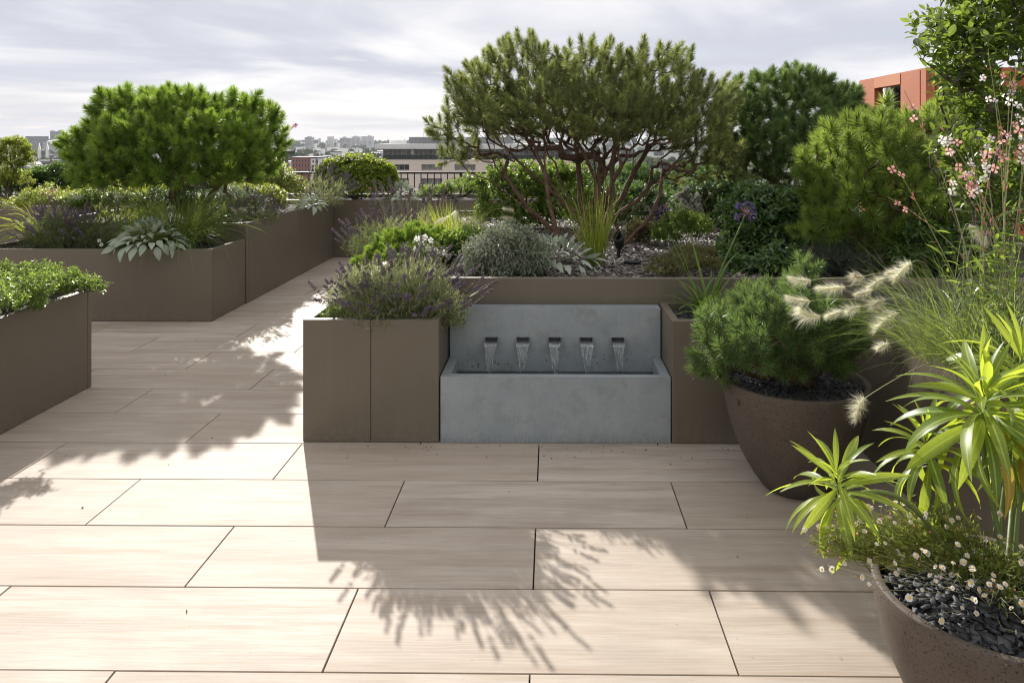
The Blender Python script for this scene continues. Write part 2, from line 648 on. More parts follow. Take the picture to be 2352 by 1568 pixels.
planter('A', 'bronze planter cut off by the left edge under a trailing glossy shrub')
planter('B', 'low bronze planter with lambs ear hanging over its front, before the round pine')
planter('C', 'tall bronze planter running along the path with the round left pine in it', right=(8.3,))
planter('D', 'long bronze planter along the back of the terrace in front of the railing', front=(-2.6, -0.2, 2.2))
planter('E', 'large raised bronze bed of slate chips behind the fountain with the spreading pine', front=(0.96, 2.4), soil=0.06)
planter('F', 'low bronze planter box left of the fountain, filled with lavender', front=(-0.9155,))
planter('H', 'low bronze planter box right of the fountain holding a strappy agapanthus', soil=0.045)
planter('R', 'bronze planter behind the round pots, full of tall grass and pink flowers', left=(2.4,))
planter('J', 'bronze planter in the far left corner of the terrace beneath the yellowish shrub')

# ================================================================== fountain
M_STEEL = mottled('dull_steel', (0.20, 0.21, 0.21), (0.36, 0.37, 0.37), 40.0, 0.38, 0.0, Metallic=0.75)
M_DARK = plain('dark_slot', (0.01, 0.01, 0.011), 0.7)


def water_material(name, rip, base, edge, white):
    """Thin clear water: see-through, reflecting more at grazing angles and on its ripples."""
    m, t, o = new_mat(name)
    c = N(t, 'ShaderNodeTexCoord').outputs['Object']
    g = N(t, 'ShaderNodeBsdfGlossy', Roughness=0.04)
    tr = N(t, 'ShaderNodeBsdfTransparent')
    tr.inputs[0].default_value = (0.86, 0.90, 0.91, 1)
    df = N(t, 'ShaderNodeBsdfDiffuse')
    df.inputs[0].default_value = (0.75, 0.78, 0.8, 1)
    h = noise(t, c, 1.0, 3.0, 0.6, rip)
    b = bump(t, h, 0.9, 0.01)
    t.links.new(b, g.inputs['Normal'])
    lw = N(t, 'ShaderNodeLayerWeight', Blend=0.35)
    t.links.new(b, lw.inputs['Normal'])
    f = math_(t, 'ADD', math_(t, 'MULTIPLY', lw.outputs['Fresnel'], edge), base, True)
    m1 = N(t, 'ShaderNodeMixShader')
    t.links.new(f, m1.inputs[0])
    t.links.new(tr.outputs[0], m1.inputs[1])
    t.links.new(g.outputs[0], m1.inputs[2])
    m2 = N(t, 'ShaderNodeMixShader')
    t.links.new(math_(t, 'MULTIPLY', ramp(t, h, [(0.52, 0.0), (0.66, 1.0)]), white), m2.inputs[0])
    t.links.new(m1.outputs[0], m2.inputs[1])
    t.links.new(df.outputs[0], m2.inputs[2])
    t.links.new(m2.outputs[0], o.inputs[0])
    return m


M_STREAM = water_material('falling_water', (190.0, 60.0, 12.0), 0.05, 0.55, 0.22)
M_POOL = water_material('pool_water', (50.0, 60.0, 40.0), 0.04, 1.0, 0.0)

fx0, fx1, fy0, fyb = -0.560, 0.606, 3.724, 4.063
fxc = (fx0 + fx1) / 2
fountain = thing('wall_fountain', (fxc, 3.92, 0), 'grey zinc wall fountain with five water spouts and a trough', 'fountain')
TH, TWALL = 0.337, 0.047
bm = bmesh.new()
ul = [(fx0, fyb - 0.002), (fx0, fy0), (fx1, fy0), (fx1, fyb - 0.002), (fx1 - TWALL, fyb - 0.002), (fx1 - TWALL, fy0 + TWALL), (fx0 + TWALL, fy0 + TWALL), (fx0 + TWALL, fyb - 0.002)]
lo_ = [bm.verts.new((x, y, 0.003)) for x, y in ul]
hi_ = [bm.verts.new((x, y, TH)) for x, y in ul]
for n in range(8):
    bm.faces.new((lo_[n], lo_[(n + 1) % 8], hi_[(n + 1) % 8], hi_[n]))
for q in ((0, 1, 6, 7), (1, 2, 5, 6), (2, 3, 4, 5)):
    bm.faces.new([hi_[n] for n in q])
    bm.faces.new([lo_[n] for n in q][::-1])
bmesh.ops.bevel(bm, geom=[e for e in bm.edges if len(e.link_faces) == 2 and e.calc_face_angle(0) > 0.5], offset=0.004, segments=2, affect='EDGES')
box_bm(bm, fx0 + TWALL + 0.001, fx1 - TWALL - 0.001, fy0 + TWALL + 0.001, fyb - 0.003, 0.05, 0.13)
bm_obj('trough', bm, M_FOUNT, fountain)
SP = [(-0.328), (-0.154), (0.021), (0.195), (0.369)]
SW, SZ = 0.0735, 0.448
# back slab with a real slot for every spout
xs = [fx0 + 0.001]
for c in SP:
    xs += [c - SW / 2, c + SW / 2]
xs.append(fx1 - 0.001)
zs = [0.004, SZ - 0.026, SZ, 0.609]
bm = bmesh.new()
grid = {}
for i, x in enumerate(xs):
    for j, z in enumerate(zs):
        grid[i, j] = bm.verts.new((x, fyb, z))
for i in range(len(xs) - 1):
    for j in range(3):
        if j == 1 and i % 2 == 1:
            q = [grid[i, j], grid[i + 1, j], grid[i + 1, j + 1], grid[i, j + 1]]
            b = [bm.verts.new((v_.co.x, fyb + 0.05, v_.co.z)) for v_ in q]
            for n in range(4):
                bm.faces.new((q[n], q[(n + 1) % 4], b[(n + 1) % 4], b[n]))
            bm.faces.new(b)
            continue
        bm.faces.new((grid[i, j], grid[i + 1, j], grid[i + 1, j + 1], grid[i, j + 1]))
yb = fyb + 0.095
fr = [grid[i, 3] for i in range(len(xs))]
lo = [grid[i, 0] for i in range(len(xs))]
bt = [bm.verts.new((v_.co.x, yb, v_.co.z)) for v_ in fr]
bl = [bm.verts.new((v_.co.x, yb, v_.co.z)) for v_ in lo]
for i in range(len(xs) - 1):
    bm.faces.new((fr[i], fr[i + 1], bt[i + 1], bt[i]))
    bm.faces.new((bl[i], bl[i + 1], lo[i + 1], lo[i]))
    bm.faces.new((bt[i], bt[i + 1], bl[i + 1], bl[i]))
bm.faces.new([grid[0, j] for j in range(4)] + [bt[0], bl[0]])
bm.faces.new([grid[len(xs) - 1, j] for j in range(4)] + [bt[-1], bl[-1]])
bm_obj('back_slab', bm, M_FOUNT, fountain)
# spouts: a U tray with side cheeks, a lip, and water lying in it
rs = random.Random(3)
for c in SP:
    bm = bmesh.new()
    y0, y1 = fyb - 0.072, fyb + 0.03
    zb = SZ - 0.024
    box_bm(bm, c - SW / 2 + 0.001, c + SW / 2 - 0.001, y0, y1, zb, zb + 0.004)
    for s in (-1, 1):
        xa = c + s * (SW / 2 - 0.002)
        vs = [bm.verts.new(p) for p in ((xa - 0.0015, y1, zb + 0.0041), (xa - 0.0015, y0 + 0.012, zb + 0.0041), (xa - 0.0015, fyb - 0.012, SZ - 0.002), (xa - 0.0015, y1, SZ - 0.002),
                                        (xa + 0.0015, y1, zb + 0.0041), (xa + 0.0015, y0 + 0.012, zb + 0.0041), (xa + 0.0015, fyb - 0.012, SZ - 0.002), (xa + 0.0015, y1, SZ - 0.002))]
        bm.faces.new(vs[:4])
        bm.faces.new(vs[4:])
        for n in range(4):
            bm.faces.new((vs[n], vs[(n + 1) % 4], vs[4 + (n + 1) % 4], vs[4 + n]))
    box_bm(bm, c - SW / 2, c + SW / 2, y0 - 0.003, y0 - 0.0004, zb - 0.006, zb + 0.005)
    spo = bm_obj('spout', bm, M_STEEL, fountain)
    # stream: a curved sheet that narrows to a rope
    nr, nc = 26, 15
    V = []
    ph = rs.uniform(0, 6)
    vw = rs.uniform(0.82, 1.08)
    for side in (0, 1):
        for i in range(nr):
            s = i / (nr - 1)
            drop = s * (zb + 0.006 - 0.262)
            w = vw * SW * 0.44 * (1 - s) ** 0.8 * (1 - 0.25 * s) + 0.004
            yy_ = y0 - 0.004 - 0.050 * math.sqrt(s + 0.0005) + (0.02 if i == 0 else 0)
            for j in range(nc):
                q = (j / (nc - 1) * 2 - 1)
                edge = abs(q) ** 4
                thick = 0.0009 + 0.0026 * edge * (1 - s) + 0.0035 * s * (1 - q * q)
                rip = 0.0016 * math.sin(q * 9 + ph + s * 11) * (1 - s * 0.4)
                V.append((c + q * w + 0.004 * math.sin(s * 5 + ph) * s, yy_ + rip + (thick if side else -thick), zb + 0.007 - drop + 0.003 * edge * (1 - s)))
    V = np.array(V)
    f = []
    hN = nr * nc
    for i in range(nr - 1):
        for j in range(nc - 1):
            a = i * nc + j
            f.append((a, a + 1, a + nc + 1, a + nc))
            f.append((hN + a, hN + a + nc, hN + a + nc + 1, hN + a + 1))
        for j in (0, nc - 1):
            a = i * nc + j
            f.append((a, a + nc, hN + a + nc, hN + a) if j == 0 else (a, hN + a, hN + a + nc, a + nc))
    build('water_stream', V, np.array(f), M_STREAM, fountain, smooth=True)
# bright beads along the streams
M_BEAD = plain('water_bead', (0.85, 0.88, 0.9), 0.08, Transmission_Weight=0.5, IOR=1.33)
tv = []
for c in SP:
    for i in range(40):
        if i >= 24:
            a_, d_ = rs.uniform(0, 6.28), abs(rs.gauss(0, 0.022)) + 0.003
            hh = 0.264 + rs.random() ** 2 * 0.02
            V, F = tube([(c + d_ * math.cos(a_), fyb - 0.128 + d_ * math.sin(a_), hh), (c + d_ * math.cos(a_), fyb - 0.128 + d_ * math.sin(a_), hh + 0.0012), (c + d_ * math.cos(a_), fyb - 0.128 + d_ * math.sin(a_), hh + 0.0028)], [0.0007, 0.0015, 0.0003], 5)
            tv.append((V, F))
            continue
        s = rs.uniform(0.25, 1)
        q = rs.choice((-1, 1)) * rs.uniform(0.7, 1.0)
        w = SW * 0.44 * (1 - s) ** 0.8 * (1 - 0.25 * s) + 0.004
        zz = SZ - 0.017 - s * 0.165
        yq = fyb - 0.079 - 0.05 * math.sqrt(s)
        ll = rs.uniform(0.003, 0.011)
        xq = c + q * w
        V, F = tube([(xq, yq, zz + ll), (xq, yq - 0.001, zz + ll * 0.4), (xq, yq, zz - ll * 0.4), (xq, yq, zz - ll)], [0.0002, 0.0011, 0.0011, 0.0002], 5)
        tv.append((V, F))
V, F = join(tv)
o = build('water_bead', V, F, M_BEAD, fountain, smooth=True)
o['kind'] = 'stuff'
# the pool in the trough, rippled round the streams
nx, ny = 150, 44
gx, gy = np.meshgrid(np.linspace(fx0 + TWALL + 0.0005, fx1 - TWALL - 0.0005, nx), np.linspace(fy0 + TWALL + 0.0005, fyb - 0.003, ny))
gz = np.full(gx.shape, 0.262)
for c in SP:
    d = np.hypot(gx - c, gy - (fyb - 0.13))
    gz += 0.0035 * np.sin(d * 190 + c * 40) * np.exp(-d * 9)
gz += 0.0012 * np.sin(gx * 71 + gy * 53) * np.cos(gy * 97 - gx * 31)
V = np.stack((gx, gy, gz), -1).reshape(-1, 3)
i = (np.arange(ny - 1)[:, None] * nx + np.arange(nx - 1)[None, :])
build('water_surface', V, np.stack((i, i + 1, i + nx + 1, i + nx), -1).reshape(-1, 4), M_POOL, fountain, smooth=True)

# ================================================================== round pots
def pot_material():
    m, t, o = new_mat('brown_stoneware')
    c = N(t, 'ShaderNodeTexCoord').outputs['Object']
    a = noise(t, c, 6.0, 6.0, 0.65)
    rings = noise(t, c, 1.0, 5.0, 0.7, (9.0, 9.0, 130.0))
    pit = noise(t, c, 150.0, 3.0, 0.6)
    k = mixc(t, ramp(t, a, [(0.3, 0.0), (0.72, 1.0)]), (0.072, 0.053, 0.040), (0.112, 0.085, 0.066))
    k = mixc(t, ramp(t, rings, [(0.5, 0.0), (0.75, 0.4)]), k, (0.12, 0.095, 0.076))
    k = mixc(t, ramp(t, pit, [(0.60, 0.0), (0.68, 0.8)]), k, (0.028, 0.02, 0.016))
    k = mixc(t, ramp(t, noise(t, c, 210.0, 2.0), [(0.72, 0.0), (0.76, 0.7)]), k, (0.36, 0.31, 0.27))
    p = pbsdf(t, o, Base_Color=k, Roughness=0.72)
    h = math_(t, 'SUBTRACT', math_(t, 'MULTIPLY', rings, 0.7), ramp(t, pit, [(0.58, 0.0), (0.7, 1.0)]))
    t.links.new(bump(t, h, 0.8, 0.004), p.inputs['Normal'])
    return m


M_POT = pot_material()


def pot(x, y, R, H, label):
    p = thing('round_pot', (x, y, 0), label, 'plant pot', 'brown stoneware bowl pots')
    prof = [(0.0, 0.004), (0.42, 0.004), (0.455, 0.02), (0.58, 0.13), (0.72, 0.29), (0.835, 0.47), (0.915, 0.64), (0.968, 0.80), (0.992, 0.92), (1.0, 0.985), (0.997, 0.996),
            (0.985, 1.0), (0.935, 1.0), (0.922, 0.994), (0.916, 0.97), (0.90, 0.84)]
    k = 72
    a = np.arange(k) * 2 * math.pi / k
    V = np.concatenate([np.stack((R * r_ * np.cos(a), R * r_ * np.sin(a), np.full(k, H * z_)), -1) for r_, z_ in prof[1:]]) + (x, y, 0)
    n = len(prof) - 1
    i = np.arange(n - 1)[:, None] * k
    j = np.arange(k)[None, :]
    F = np.stack((i + j, i + (j + 1) % k, i + k + (j + 1) % k, i + k + j), -1).reshape(-1, 4)
    build('bowl', V, [F, np.arange(k)[None, ::-1]], M_POT, p, smooth=True)
    rr = np.linspace(0, 0.907, 9)[1:]
    V = np.concatenate([np.array([[x, y, H * 0.93]])] + [np.stack((R * q * np.cos(a) + x, R * q * np.sin(a) + y, H * (0.925 - 0.05 * q ** 3) + 0.006 * np.sin(a * 5 + q * 9)), -1) for q in rr])
    F3 = np.stack((np.zeros(k, int), 1 + np.arange(k), 1 + (np.arange(k) + 1) % k), -1)
    i = 1 + np.arange(len(rr) - 1)[:, None] * k
    F4 = np.stack((i + j, i + k + j, i + k + (j + 1) % k, i + (j + 1) % k), -1).reshape(-1, 4)
    build('soil', V, [F3, F4], M_SOIL, p)
    return p


POT1 = (1.085, 3.28, 0.315, 0.48)
POT2 = (1.118, 1.87, 0.283, 0.400)
pot1 = pot(*POT1, 'round brown stoneware bowl pot with dwarf pine beside the fountain')
pot2 = pot(*POT2, 'round brown stoneware bowl pot of daisies in the lower right corner')
# the maker's square stamp pressed near the rim of the pine pot
bars = []
for n, (du, dv, w, h) in enumerate(((0, 0.013, 0.012, 0.0012), (0, 0.0, 0.012, 0.0012), (0, -0.013, 0.012, 0.0012), (-0.0065, 0.006, 0.0012, 0.013), (0.0065, 0.006, 0.0012, 0.013), (-0.0065, -0.0065, 0.0012, 0.013), (0.0065, -0.0065, 0.0012, 0.013), (0, 0.0065, 0.006, 0.0012), (0, -0.0065, 0.006, 0.0012))):
    bars.append((du, dv, w, h))
ang = math.radians(205)
bm = bmesh.new()
for du, dv, w, h in bars:
    box_bm(bm, du - w / 2, du + w / 2, -0.0007, 0.0012, dv - h / 2, dv + h / 2)
c, s = math.cos(ang), math.sin(ang)
rad = POT1[2] * 0.985
bmesh.ops.transform(bm, verts=list(bm.verts), matrix=Matrix(((-s, c, 0, POT1[0] + rad * c), (c, s, 0, POT1[1] + rad * s), (0, 0, 1, POT1[3] * 0.87), (0, 0, 0, 1))))
bm_obj('stamp', bm, M_DARK, pot1)

# ================================================================== railing
M_RAIL = plain('dark_bronze_metal', (0.035, 0.027, 0.018), 0.35, Metallic=0.3)
rail = thing('railing', (-3, 11.0, 0), 'dark metal railing with a flat handrail along the terrace edge', 'railing')
box('handrail', (-9.7, 3.9, 10.97, 11.06, 1.045, 1.075), M_RAIL, rail, 0.003)
box('bottom_rail', (-9.7, 3.9, 11.0, 11.03, 0.12, 0.15), M_RAIL, rail)
mb = build('baluster', [(sx * 0.007, sy * 0.007, z) for z in (0.0, 1.0) for sx, sy in ((-1, -1), (1, -1), (1, 1), (-1, 1))], np.array([(0, 1, 5, 4), (1, 2, 6, 5), (2, 3, 7, 6), (3, 0, 4, 7)]), M_RAIL, link=False)
I3 = np.eye(3)
for i in range(136):
    x = -9.65 + i * 0.1
    if i % 10 == 3:
        place('post', mb, rail, I3, (x, 11.015, -0.02), (2.9, 2.9, 1.064))
    else:
        place('baluster', mb, rail, I3, (x, 11.015, 0.1502), (1, 1, 0.8945))
# ================================================================== the city beyond the terrace
GZ = -28.0


def ridge(x, y):
    s = np.clip((y - 1400) / 1700, 0, 1)
    s = s * s * (3 - 2 * s)
    return GZ + s * (30.0 + 3.5 * np.sin(x * 0.0021 + 0.6) + 2.5 * np.sin(x * 0.0057 + 2.0)) + np.clip(x / 2600, -0.6, 1) * 4.0 * s


gx, gy = np.meshgrid(np.linspace(-4500, 4500, 91), np.concatenate((np.linspace(-900, 1400, 24), np.linspace(1450, 4600, 50))))
V = np.stack((gx, gy, ridge(gx, gy)), -1).reshape(-1, 3)
nx, ny = 91, 74
i = (np.arange(ny - 1)[:, None] * nx + np.arange(nx - 1)[None, :])
M_TERR = mottled('far_ground', (0.020, 0.028, 0.012), (0.055, 0.056, 0.036), 0.02, 0.95, detail=8.0)
o = build('terrain', V, np.stack((i, i + 1, i + nx + 1, i + nx), -1).reshape(-1, 4), M_TERR, smooth=True)
tag(o, kind='structure')

M_GLASS = plain('dark_glazing', (0.022, 0.026, 0.03), 0.08)
M_GLASS.node_tree.nodes['Principled BSDF'].inputs['Specular IOR Level'].default_value = 0.6
M_FRAME = plain('pale_window_frame', (0.42, 0.41, 0.40), 0.5)
M_PINK = mottled('pink_stone_cladding', (0.74, 0.62, 0.54), (0.79, 0.68, 0.60), 0.25, 0.7)
M_PALE = mottled('pale_render', (0.68, 0.67, 0.65), (0.76, 0.75, 0.73), 0.2, 0.7)
M_GREYP = mottled('grey_louvre', (0.23, 0.235, 0.25), (0.29, 0.295, 0.31), 0.3, 0.6)
M_CONC = mottled('tower_concrete', (0.42, 0.41, 0.42), (0.52, 0.51, 0.52), 0.05, 0.8)
M_CONCD = mottled('tower_dark_concrete', (0.13, 0.12, 0.135), (0.18, 0.17, 0.18), 0.05, 0.8)
M_BRICK = mottled('red_brick', (0.22, 0.085, 0.065), (0.32, 0.13, 0.095), 0.4, 0.85)
M_SLATE = mottled('slate_roof', (0.085, 0.08, 0.085), (0.15, 0.14, 0.14), 0.5, 0.7)
M_TILEROOF = mottled('clay_tile_roof', (0.19, 0.09, 0.065), (0.26, 0.14, 0.10), 0.5, 0.8)
M_BLACK = plain('blackened_cladding', (0.028, 0.028, 0.03), 0.6)


def window_me(w, h, n, frame, glass, name='window'):
    """Frame mesh and pane mesh, facing -y, lower left at the origin."""
    bm = bmesh.new()
    f = min(0.09, w * 0.08)
    box_bm(bm, 0, w, 0, 0.10, 0, f)
    box_bm(bm, 0, w, 0, 0.10, h - f, h)
    for k_ in range(n + 1):
        x = k_ * (w - f) / n
        box_bm(bm, x, x + f, 0.002, 0.098, f, h - f)
    bmesh.ops.recalc_face_normals(bm, faces=list(bm.faces))
    me = bpy.data.meshes.new(name)
    bm.to_mesh(me)
    bm.free()
    me.materials.append(frame)
    panes = []
    for k_ in range(n):
        x0 = k_ * (w - f) / n + f
        x1 = (k_ + 1) * (w - f) / n
        panes.append(build('pane', [(x0, 0.05, f), (x1, 0.05, f), (x1, 0.05, h - f), (x0, 0.05, h - f)], np.array([(0, 1, 2, 3)]), glass, link=False))
    return me, panes


def put_window(parent, wm, p, rz=0.0):
    R = np.array(((math.cos(rz), -math.sin(rz), 0), (math.sin(rz), math.cos(rz), 0), (0, 0, 1)))
    w_ = place('window', wm[0], parent, R, p)
    for pm in wm[1]:
        q = bpy.data.objects.new('pane', pm)
        COL.objects.link(q)
        q.parent = w_
    return w_


# ---- pink stone office block with a set-back glass top storey
BY = 150.0
pk = thing('office_building', (-15, BY, GZ), 'long pink stone block with glazed top storey behind the railing', 'building')
bx0, bx1 = -34.9, 4.5
ZR = -0.03
box('roof', (bx0 - 0.9, bx1, BY - 1.3, BY + 18, ZR, 1.0), M_PALE, pk, 0.05)
box('core_wall', (bx0 + 0.6, bx1, BY + 1.2, BY + 17, GZ, ZR - 0.01), M_CONCD, pk)
box('wall_band', (bx0, bx1, BY, BY + 0.9, -3.18, -2.2), M_PINK, pk)
box('wall_band', (bx0, bx1, BY, BY + 0.9, -6.03, -4.4), M_PINK, pk)
box('wall_band', (bx0, bx1, BY, BY + 0.9, GZ, -7.4), M_PINK, pk)
box('end_wall', (bx0 + 0.01, bx0 + 0.6, BY + 0.9, BY + 17, GZ, -2.2), M_PINK, pk)
rw = random.Random(21)
M_BLIND = plain('window_with_blind', (0.20, 0.19, 0.18), 0.12)
_bl = {}


def bl_(me):
    if me.name not in _bl:
        c_ = me.copy()
        c_.materials[0] = M_BLIND
        _bl[me.name] = c_
    return _bl[me.name]


wm = window_me(4.3, 1.22, 4, M_FRAME, M_GLASS)
wm2 = window_me(4.3, 1.37, 4, M_FRAME, M_GLASS)
for (z0, z1, w_) in ((-4.4, -3.18, wm), (-7.4, -6.03, wm2)):
    x = bx0
    first = True
    while x < bx1 - 1:
        pier = 2.5 if not first else 1.6
        box('pier', (x, min(x + pier, bx1), BY + 0.012, BY + 0.89, z0 + 0.003, z1 - 0.003), M_PINK, pk)
        x += pier
        first = False
        if x + 4.3 < bx1:
            put_window(pk, w_ if rw.random() < 0.6 else (w_[0], [bl_(q) for q in w_[1]]), (x, BY + 0.45, z0))
        x += 4.3
wt = window_me(1.92, 2.14, 2, M_FRAME, M_GLASS)
x = bx0 + 0.4
k_ = 0
while x + 1.95 < bx1:
    put_window(pk, wt if rw.random() < 0.55 else (wt[0], [bl_(q) if rw.random() < 0.7 else q for q in wt[1]]), (x, BY + 0.6, -2.19))
    if k_ % 4 == 2:
        box('pier', (x + 1.93, x + 2.53, BY + 0.5, BY + 0.9, -2.19, -0.05), M_PALE, pk)
        x += 0.6
    x += 1.94
    k_ += 1
M_BAL = plain('balustrade_glass', (0.55, 0.62, 0.60), 0.05, Transmission_Weight=0.9, IOR=1.05)
box('glass_balustrade', (bx0 + 0.1, bx1, BY + 0.10, BY + 0.13, -2.19, -1.15), M_BAL, pk)
box('handrail', (bx0 + 0.1, bx1, BY + 0.085, BY + 0.145, -1.149, -1.09), M_FRAME, pk)
box('plant_room', (-30.0, -8.0, BY + 5, BY + 14, 1.01, 2.45), M_GREYP, pk)
box('plant_room', (-34.0, -30.4, BY + 4, BY + 10, 1.01, 1.7), M_PALE, pk)
for q in range(9):
    box('louvre', (-29.9, -8.1, BY + 4.93, BY + 4.995, 1.06 + q * 0.15, 1.13 + q * 0.15), M_GREYP, pk)
V, F = tube([(-27.4, BY + 8, 2.4), (-27.4, BY + 8, 3.7)], [0.05, 0.03], 5)
build('mast', V, F, M_FRAME, pk)
for q in range(14):
    box('roof_rail', (-33.8 + q * 0.55, -33.77 + q * 0.55, BY + 1, BY + 1.03, 1.002, 1.75), M_FRAME, pk)

# ---- orange weathered-steel block on the right
M_CORT = mottled('orange_cladding', (0.38, 0.105, 0.036), (0.44, 0.130, 0.046), 0.8, 0.6)
M_CORT2 = mottled('faded_orange_cladding', (0.48, 0.175, 0.070), (0.53, 0.205, 0.090), 0.8, 0.6)
orb = thing('clad_building', (20, 32, GZ), 'orange metal clad building with a recessed window, upper right', 'building')
X0 = 15.2
box('core_wall', (X0 + 1.3, 30, 30.8, 36.4, GZ, 4.40), M_BLACK, orb)
box('roof', (X0 + 0.05, 30, 30.0, 36.45, 4.482, 4.53), M_CORT, orb)
box('panel', (X0, X0 + 0.4, 34.68, 36.4, -12, 4.48), M_CORT, orb)
box('panel', (X0 - 0.02, X0 + 0.4, 32.11, 34.66, 4.02, 4.478), M_CORT2, orb)
box('panel', (X0, X0 + 0.4, 30.44, 32.09, -12, 4.48), M_CORT, orb)
box('panel', (X0 + 0.02, X0 + 0.4, 29.98, 30.42, -12, 4.48), M_CORT, orb)
box('panel', (X0, X0 + 0.4, 32.11, 34.66, -12, 2.6), M_CORT, orb)
box('panel', (X0 + 0.45, 30, 29.97, 30.3, 3.55, 4.48), M_CORT, orb)
box('panel', (X0 + 0.45, 30, 29.97, 30.3, -12, 1.4), M_CORT, orb)
for q in range(4):
    box('panel', (X0 + 2.9 + q * 3.4, X0 + 3.5 + q * 3.4, 29.98, 30.28, 1.402, 3.548), M_CORT, orb)
    put_window(orb, window_me(2.75, 2.14, 3, M_FRAME, M_GLASS), (X0 + 0.14 + 0.0 + q * 3.4, 30.35, 1.405))
we = window_me(2.5, 1.4, 4, M_BLACK, M_GLASS)
put_window(orb, we, (X0 + 0.9, 34.64, 2.61), -math.pi / 2)

# ---- dark rooftop hut
hut = thing('rooftop_hut', (-10.8, 26, -2), 'black flat roofed rooftop hut between the left pine and red brick buildings', 'building')
box('wall', (-11.6, -10.05, 25.2, 28, -6, 1.05), M_BLACK, hut)
box('roof', (-11.8, -9.85, 25, 28.2, 1.052, 1.19), M_BLACK, hut, 0.01)


# ---- tower blocks and other marks on the skyline
def tower(label, px0, px1, py0, d, mat, n_win, steps=(), depth=18, group='tower blocks on the skyline', name='tower_block'):
    a, b = W(px0, py0, d), W(px1, py0, d)
    g = float(ridge(np.array(a[0]), np.array(d))) - 3
    t = thing(name, ((a[0] + b[0]) / 2, d, g), label, 'tower block', group)
    box('wall', (a[0], b[0], d, d + depth, g, a[2]), mat, t)
    for (u0, u1, dz) in steps:
        w_ = b[0] - a[0]
        box('roof_block', (a[0] + u0 * w_, a[0] + u1 * w_, d + 2, d + depth - 2, a[2] + 0.01, a[2] + dz), mat, t)
    rows = max(2, int((a[2] - g - 4) / 3.4))
    cols = n_win
    w_ = (b[0] - a[0]) / cols
    me = build('window', [(0, 0, 0), (w_ * 0.62, 0, 0), (w_ * 0.62, 0, 1.7), (0, 0, 1.7), (0, 0.3, 0), (w_ * 0.62, 0.3, 0), (w_ * 0.62, 0.3, 1.7), (0, 0.3, 1.7)],
               np.array([(0, 1, 2, 3), (4, 0, 3, 7), (1, 5, 6, 2), (3, 2, 6, 7), (4, 5, 1, 0)]), M_GLASS, link=False)
    for r_ in range(min(rows, 9)):
        for c_ in range(cols):
            place('window', me, t, I3, (a[0] + (c_ + 0.19) * w_, d - 0.06, a[2] - 2.9 - r_ * 3.4))
    return t


def zx(x):
    return (680 + x / 4.704) * 0.9224


def zy(y):
    return (280 + y / 4.704) * 0.9224


tower('pale tower block furthest left of the group beyond the photinia dome', zx(370), zx(460), zy(292), 2200, M_CONC, 7, ((0.3, 0.7, 3),))
tower('slim white tower block beside a lower one on the skyline', zx(635), zx(697), zy(283), 2300, M_PALE, 5)
tower('low pale block against the right side of the slim white tower', zx(698), zx(740), zy(311), 2350, M_PALE, 4)
tower('wide low tower block with a stepped roof in the middle of the skyline group', zx(780), zx(905), zy(299), 2200, M_CONC, 9, ((0.25, 0.5, 3.5),))
tower('square grey tower block between two wide ones on the skyline', zx(921), zx(1008), zy(284), 2250, M_CONC, 6, ((0.3, 0.6, 2.5),))
tower('widest pale tower block of the skyline group, nearest the pink building', zx(1033), zx(1165), zy(281), 2200, M_PALE, 9, ((0.55, 0.8, 3),))
tower('tiny far tower between two pale blocks on the skyline', zx(530), zx(551), zy(306), 2900, M_PALE, 2, depth=12)
tower('grey tower seen through the branches of the spreading pine', 1114, 1134, 304, 1900, M_CONC, 4)
tower('dark long block behind the yellowish shrub at far left', 58, 101, 313, 1900, M_CONCD, 10)
tl = tower('tall slab tower with a thin lift shaft on the left skyline', 115, 134, 302, 2300, M_CONCD, 6, ((0.0, 0.12, 2.5),))
a = W(135, 299, 2300)
box('lift_shaft', (a[0], a[0] + 6, 2298, 2312, -10, a[2]), M_CONCD, tl)
box('link_bridge', (a[0] - 1.4, a[0], 2302, 2308, a[2] - 12, a[2] - 9), M_CONCD, tl)
# low white domed roof
a, b = W(92, 326, 1250), W(148, 326, 1250)
dome = thing('domed_hall', ((a[0] + b[0]) / 2, 1250, GZ), 'long white domed roof below the slab tower at far left', 'building')
k = 32
rings = []
for q in range(9):
    th = q / 8 * math.pi / 2
    ang_ = np.arange(k) * 2 * math.pi / k
    rings.append(np.stack(((a[0] + b[0]) / 2 + (b[0] - a[0]) / 2 * math.cos(th) * np.cos(ang_), 1270 + 18 * math.cos(th) * np.sin(ang_), np.full(k, a[2] - 0.3 + 4.2 * math.sin(th))), -1))
V = np.concatenate(rings)
i = np.arange(8)[:, None] * k
j = np.arange(k)[None, :]
build('roof', V, np.stack((i + j, i + (j + 1) % k, i + k + (j + 1) % k, i + k + j), -1).reshape(-1, 4), M_PALE, dome, smooth=True)
box('wall', (a[0] + 1, b[0] - 1, 1256, 1284, GZ, a[2] - 0.35), M_CONC, dome)


def spire(label, px, py0, py1, d, mat, wpx):
    a, b = W(px, py0, d), W(px, py1, d)
    w_ = PX(wpx, d) / 2
    t = thing('church_spire', (a[0], d, GZ), label, 'spire', 'spires among the trees')
    box('tower', (a[0] - w_, a[0] + w_, d - w_, d + w_, GZ, b[2]), mat, t)
    build('spire_cone', [(a[0] - w_, d - w_, b[2] + 0.01), (a[0] + w_, d - w_, b[2] + 0.01), (a[0] + w_, d + w_, b[2] + 0.01), (a[0] - w_, d + w_, b[2] + 0.01), (a[0], d, a[2])],
          np.array([(0, 1, 4), (1, 2, 4), (2, 3, 4), (3, 0, 4)]), mat, t)


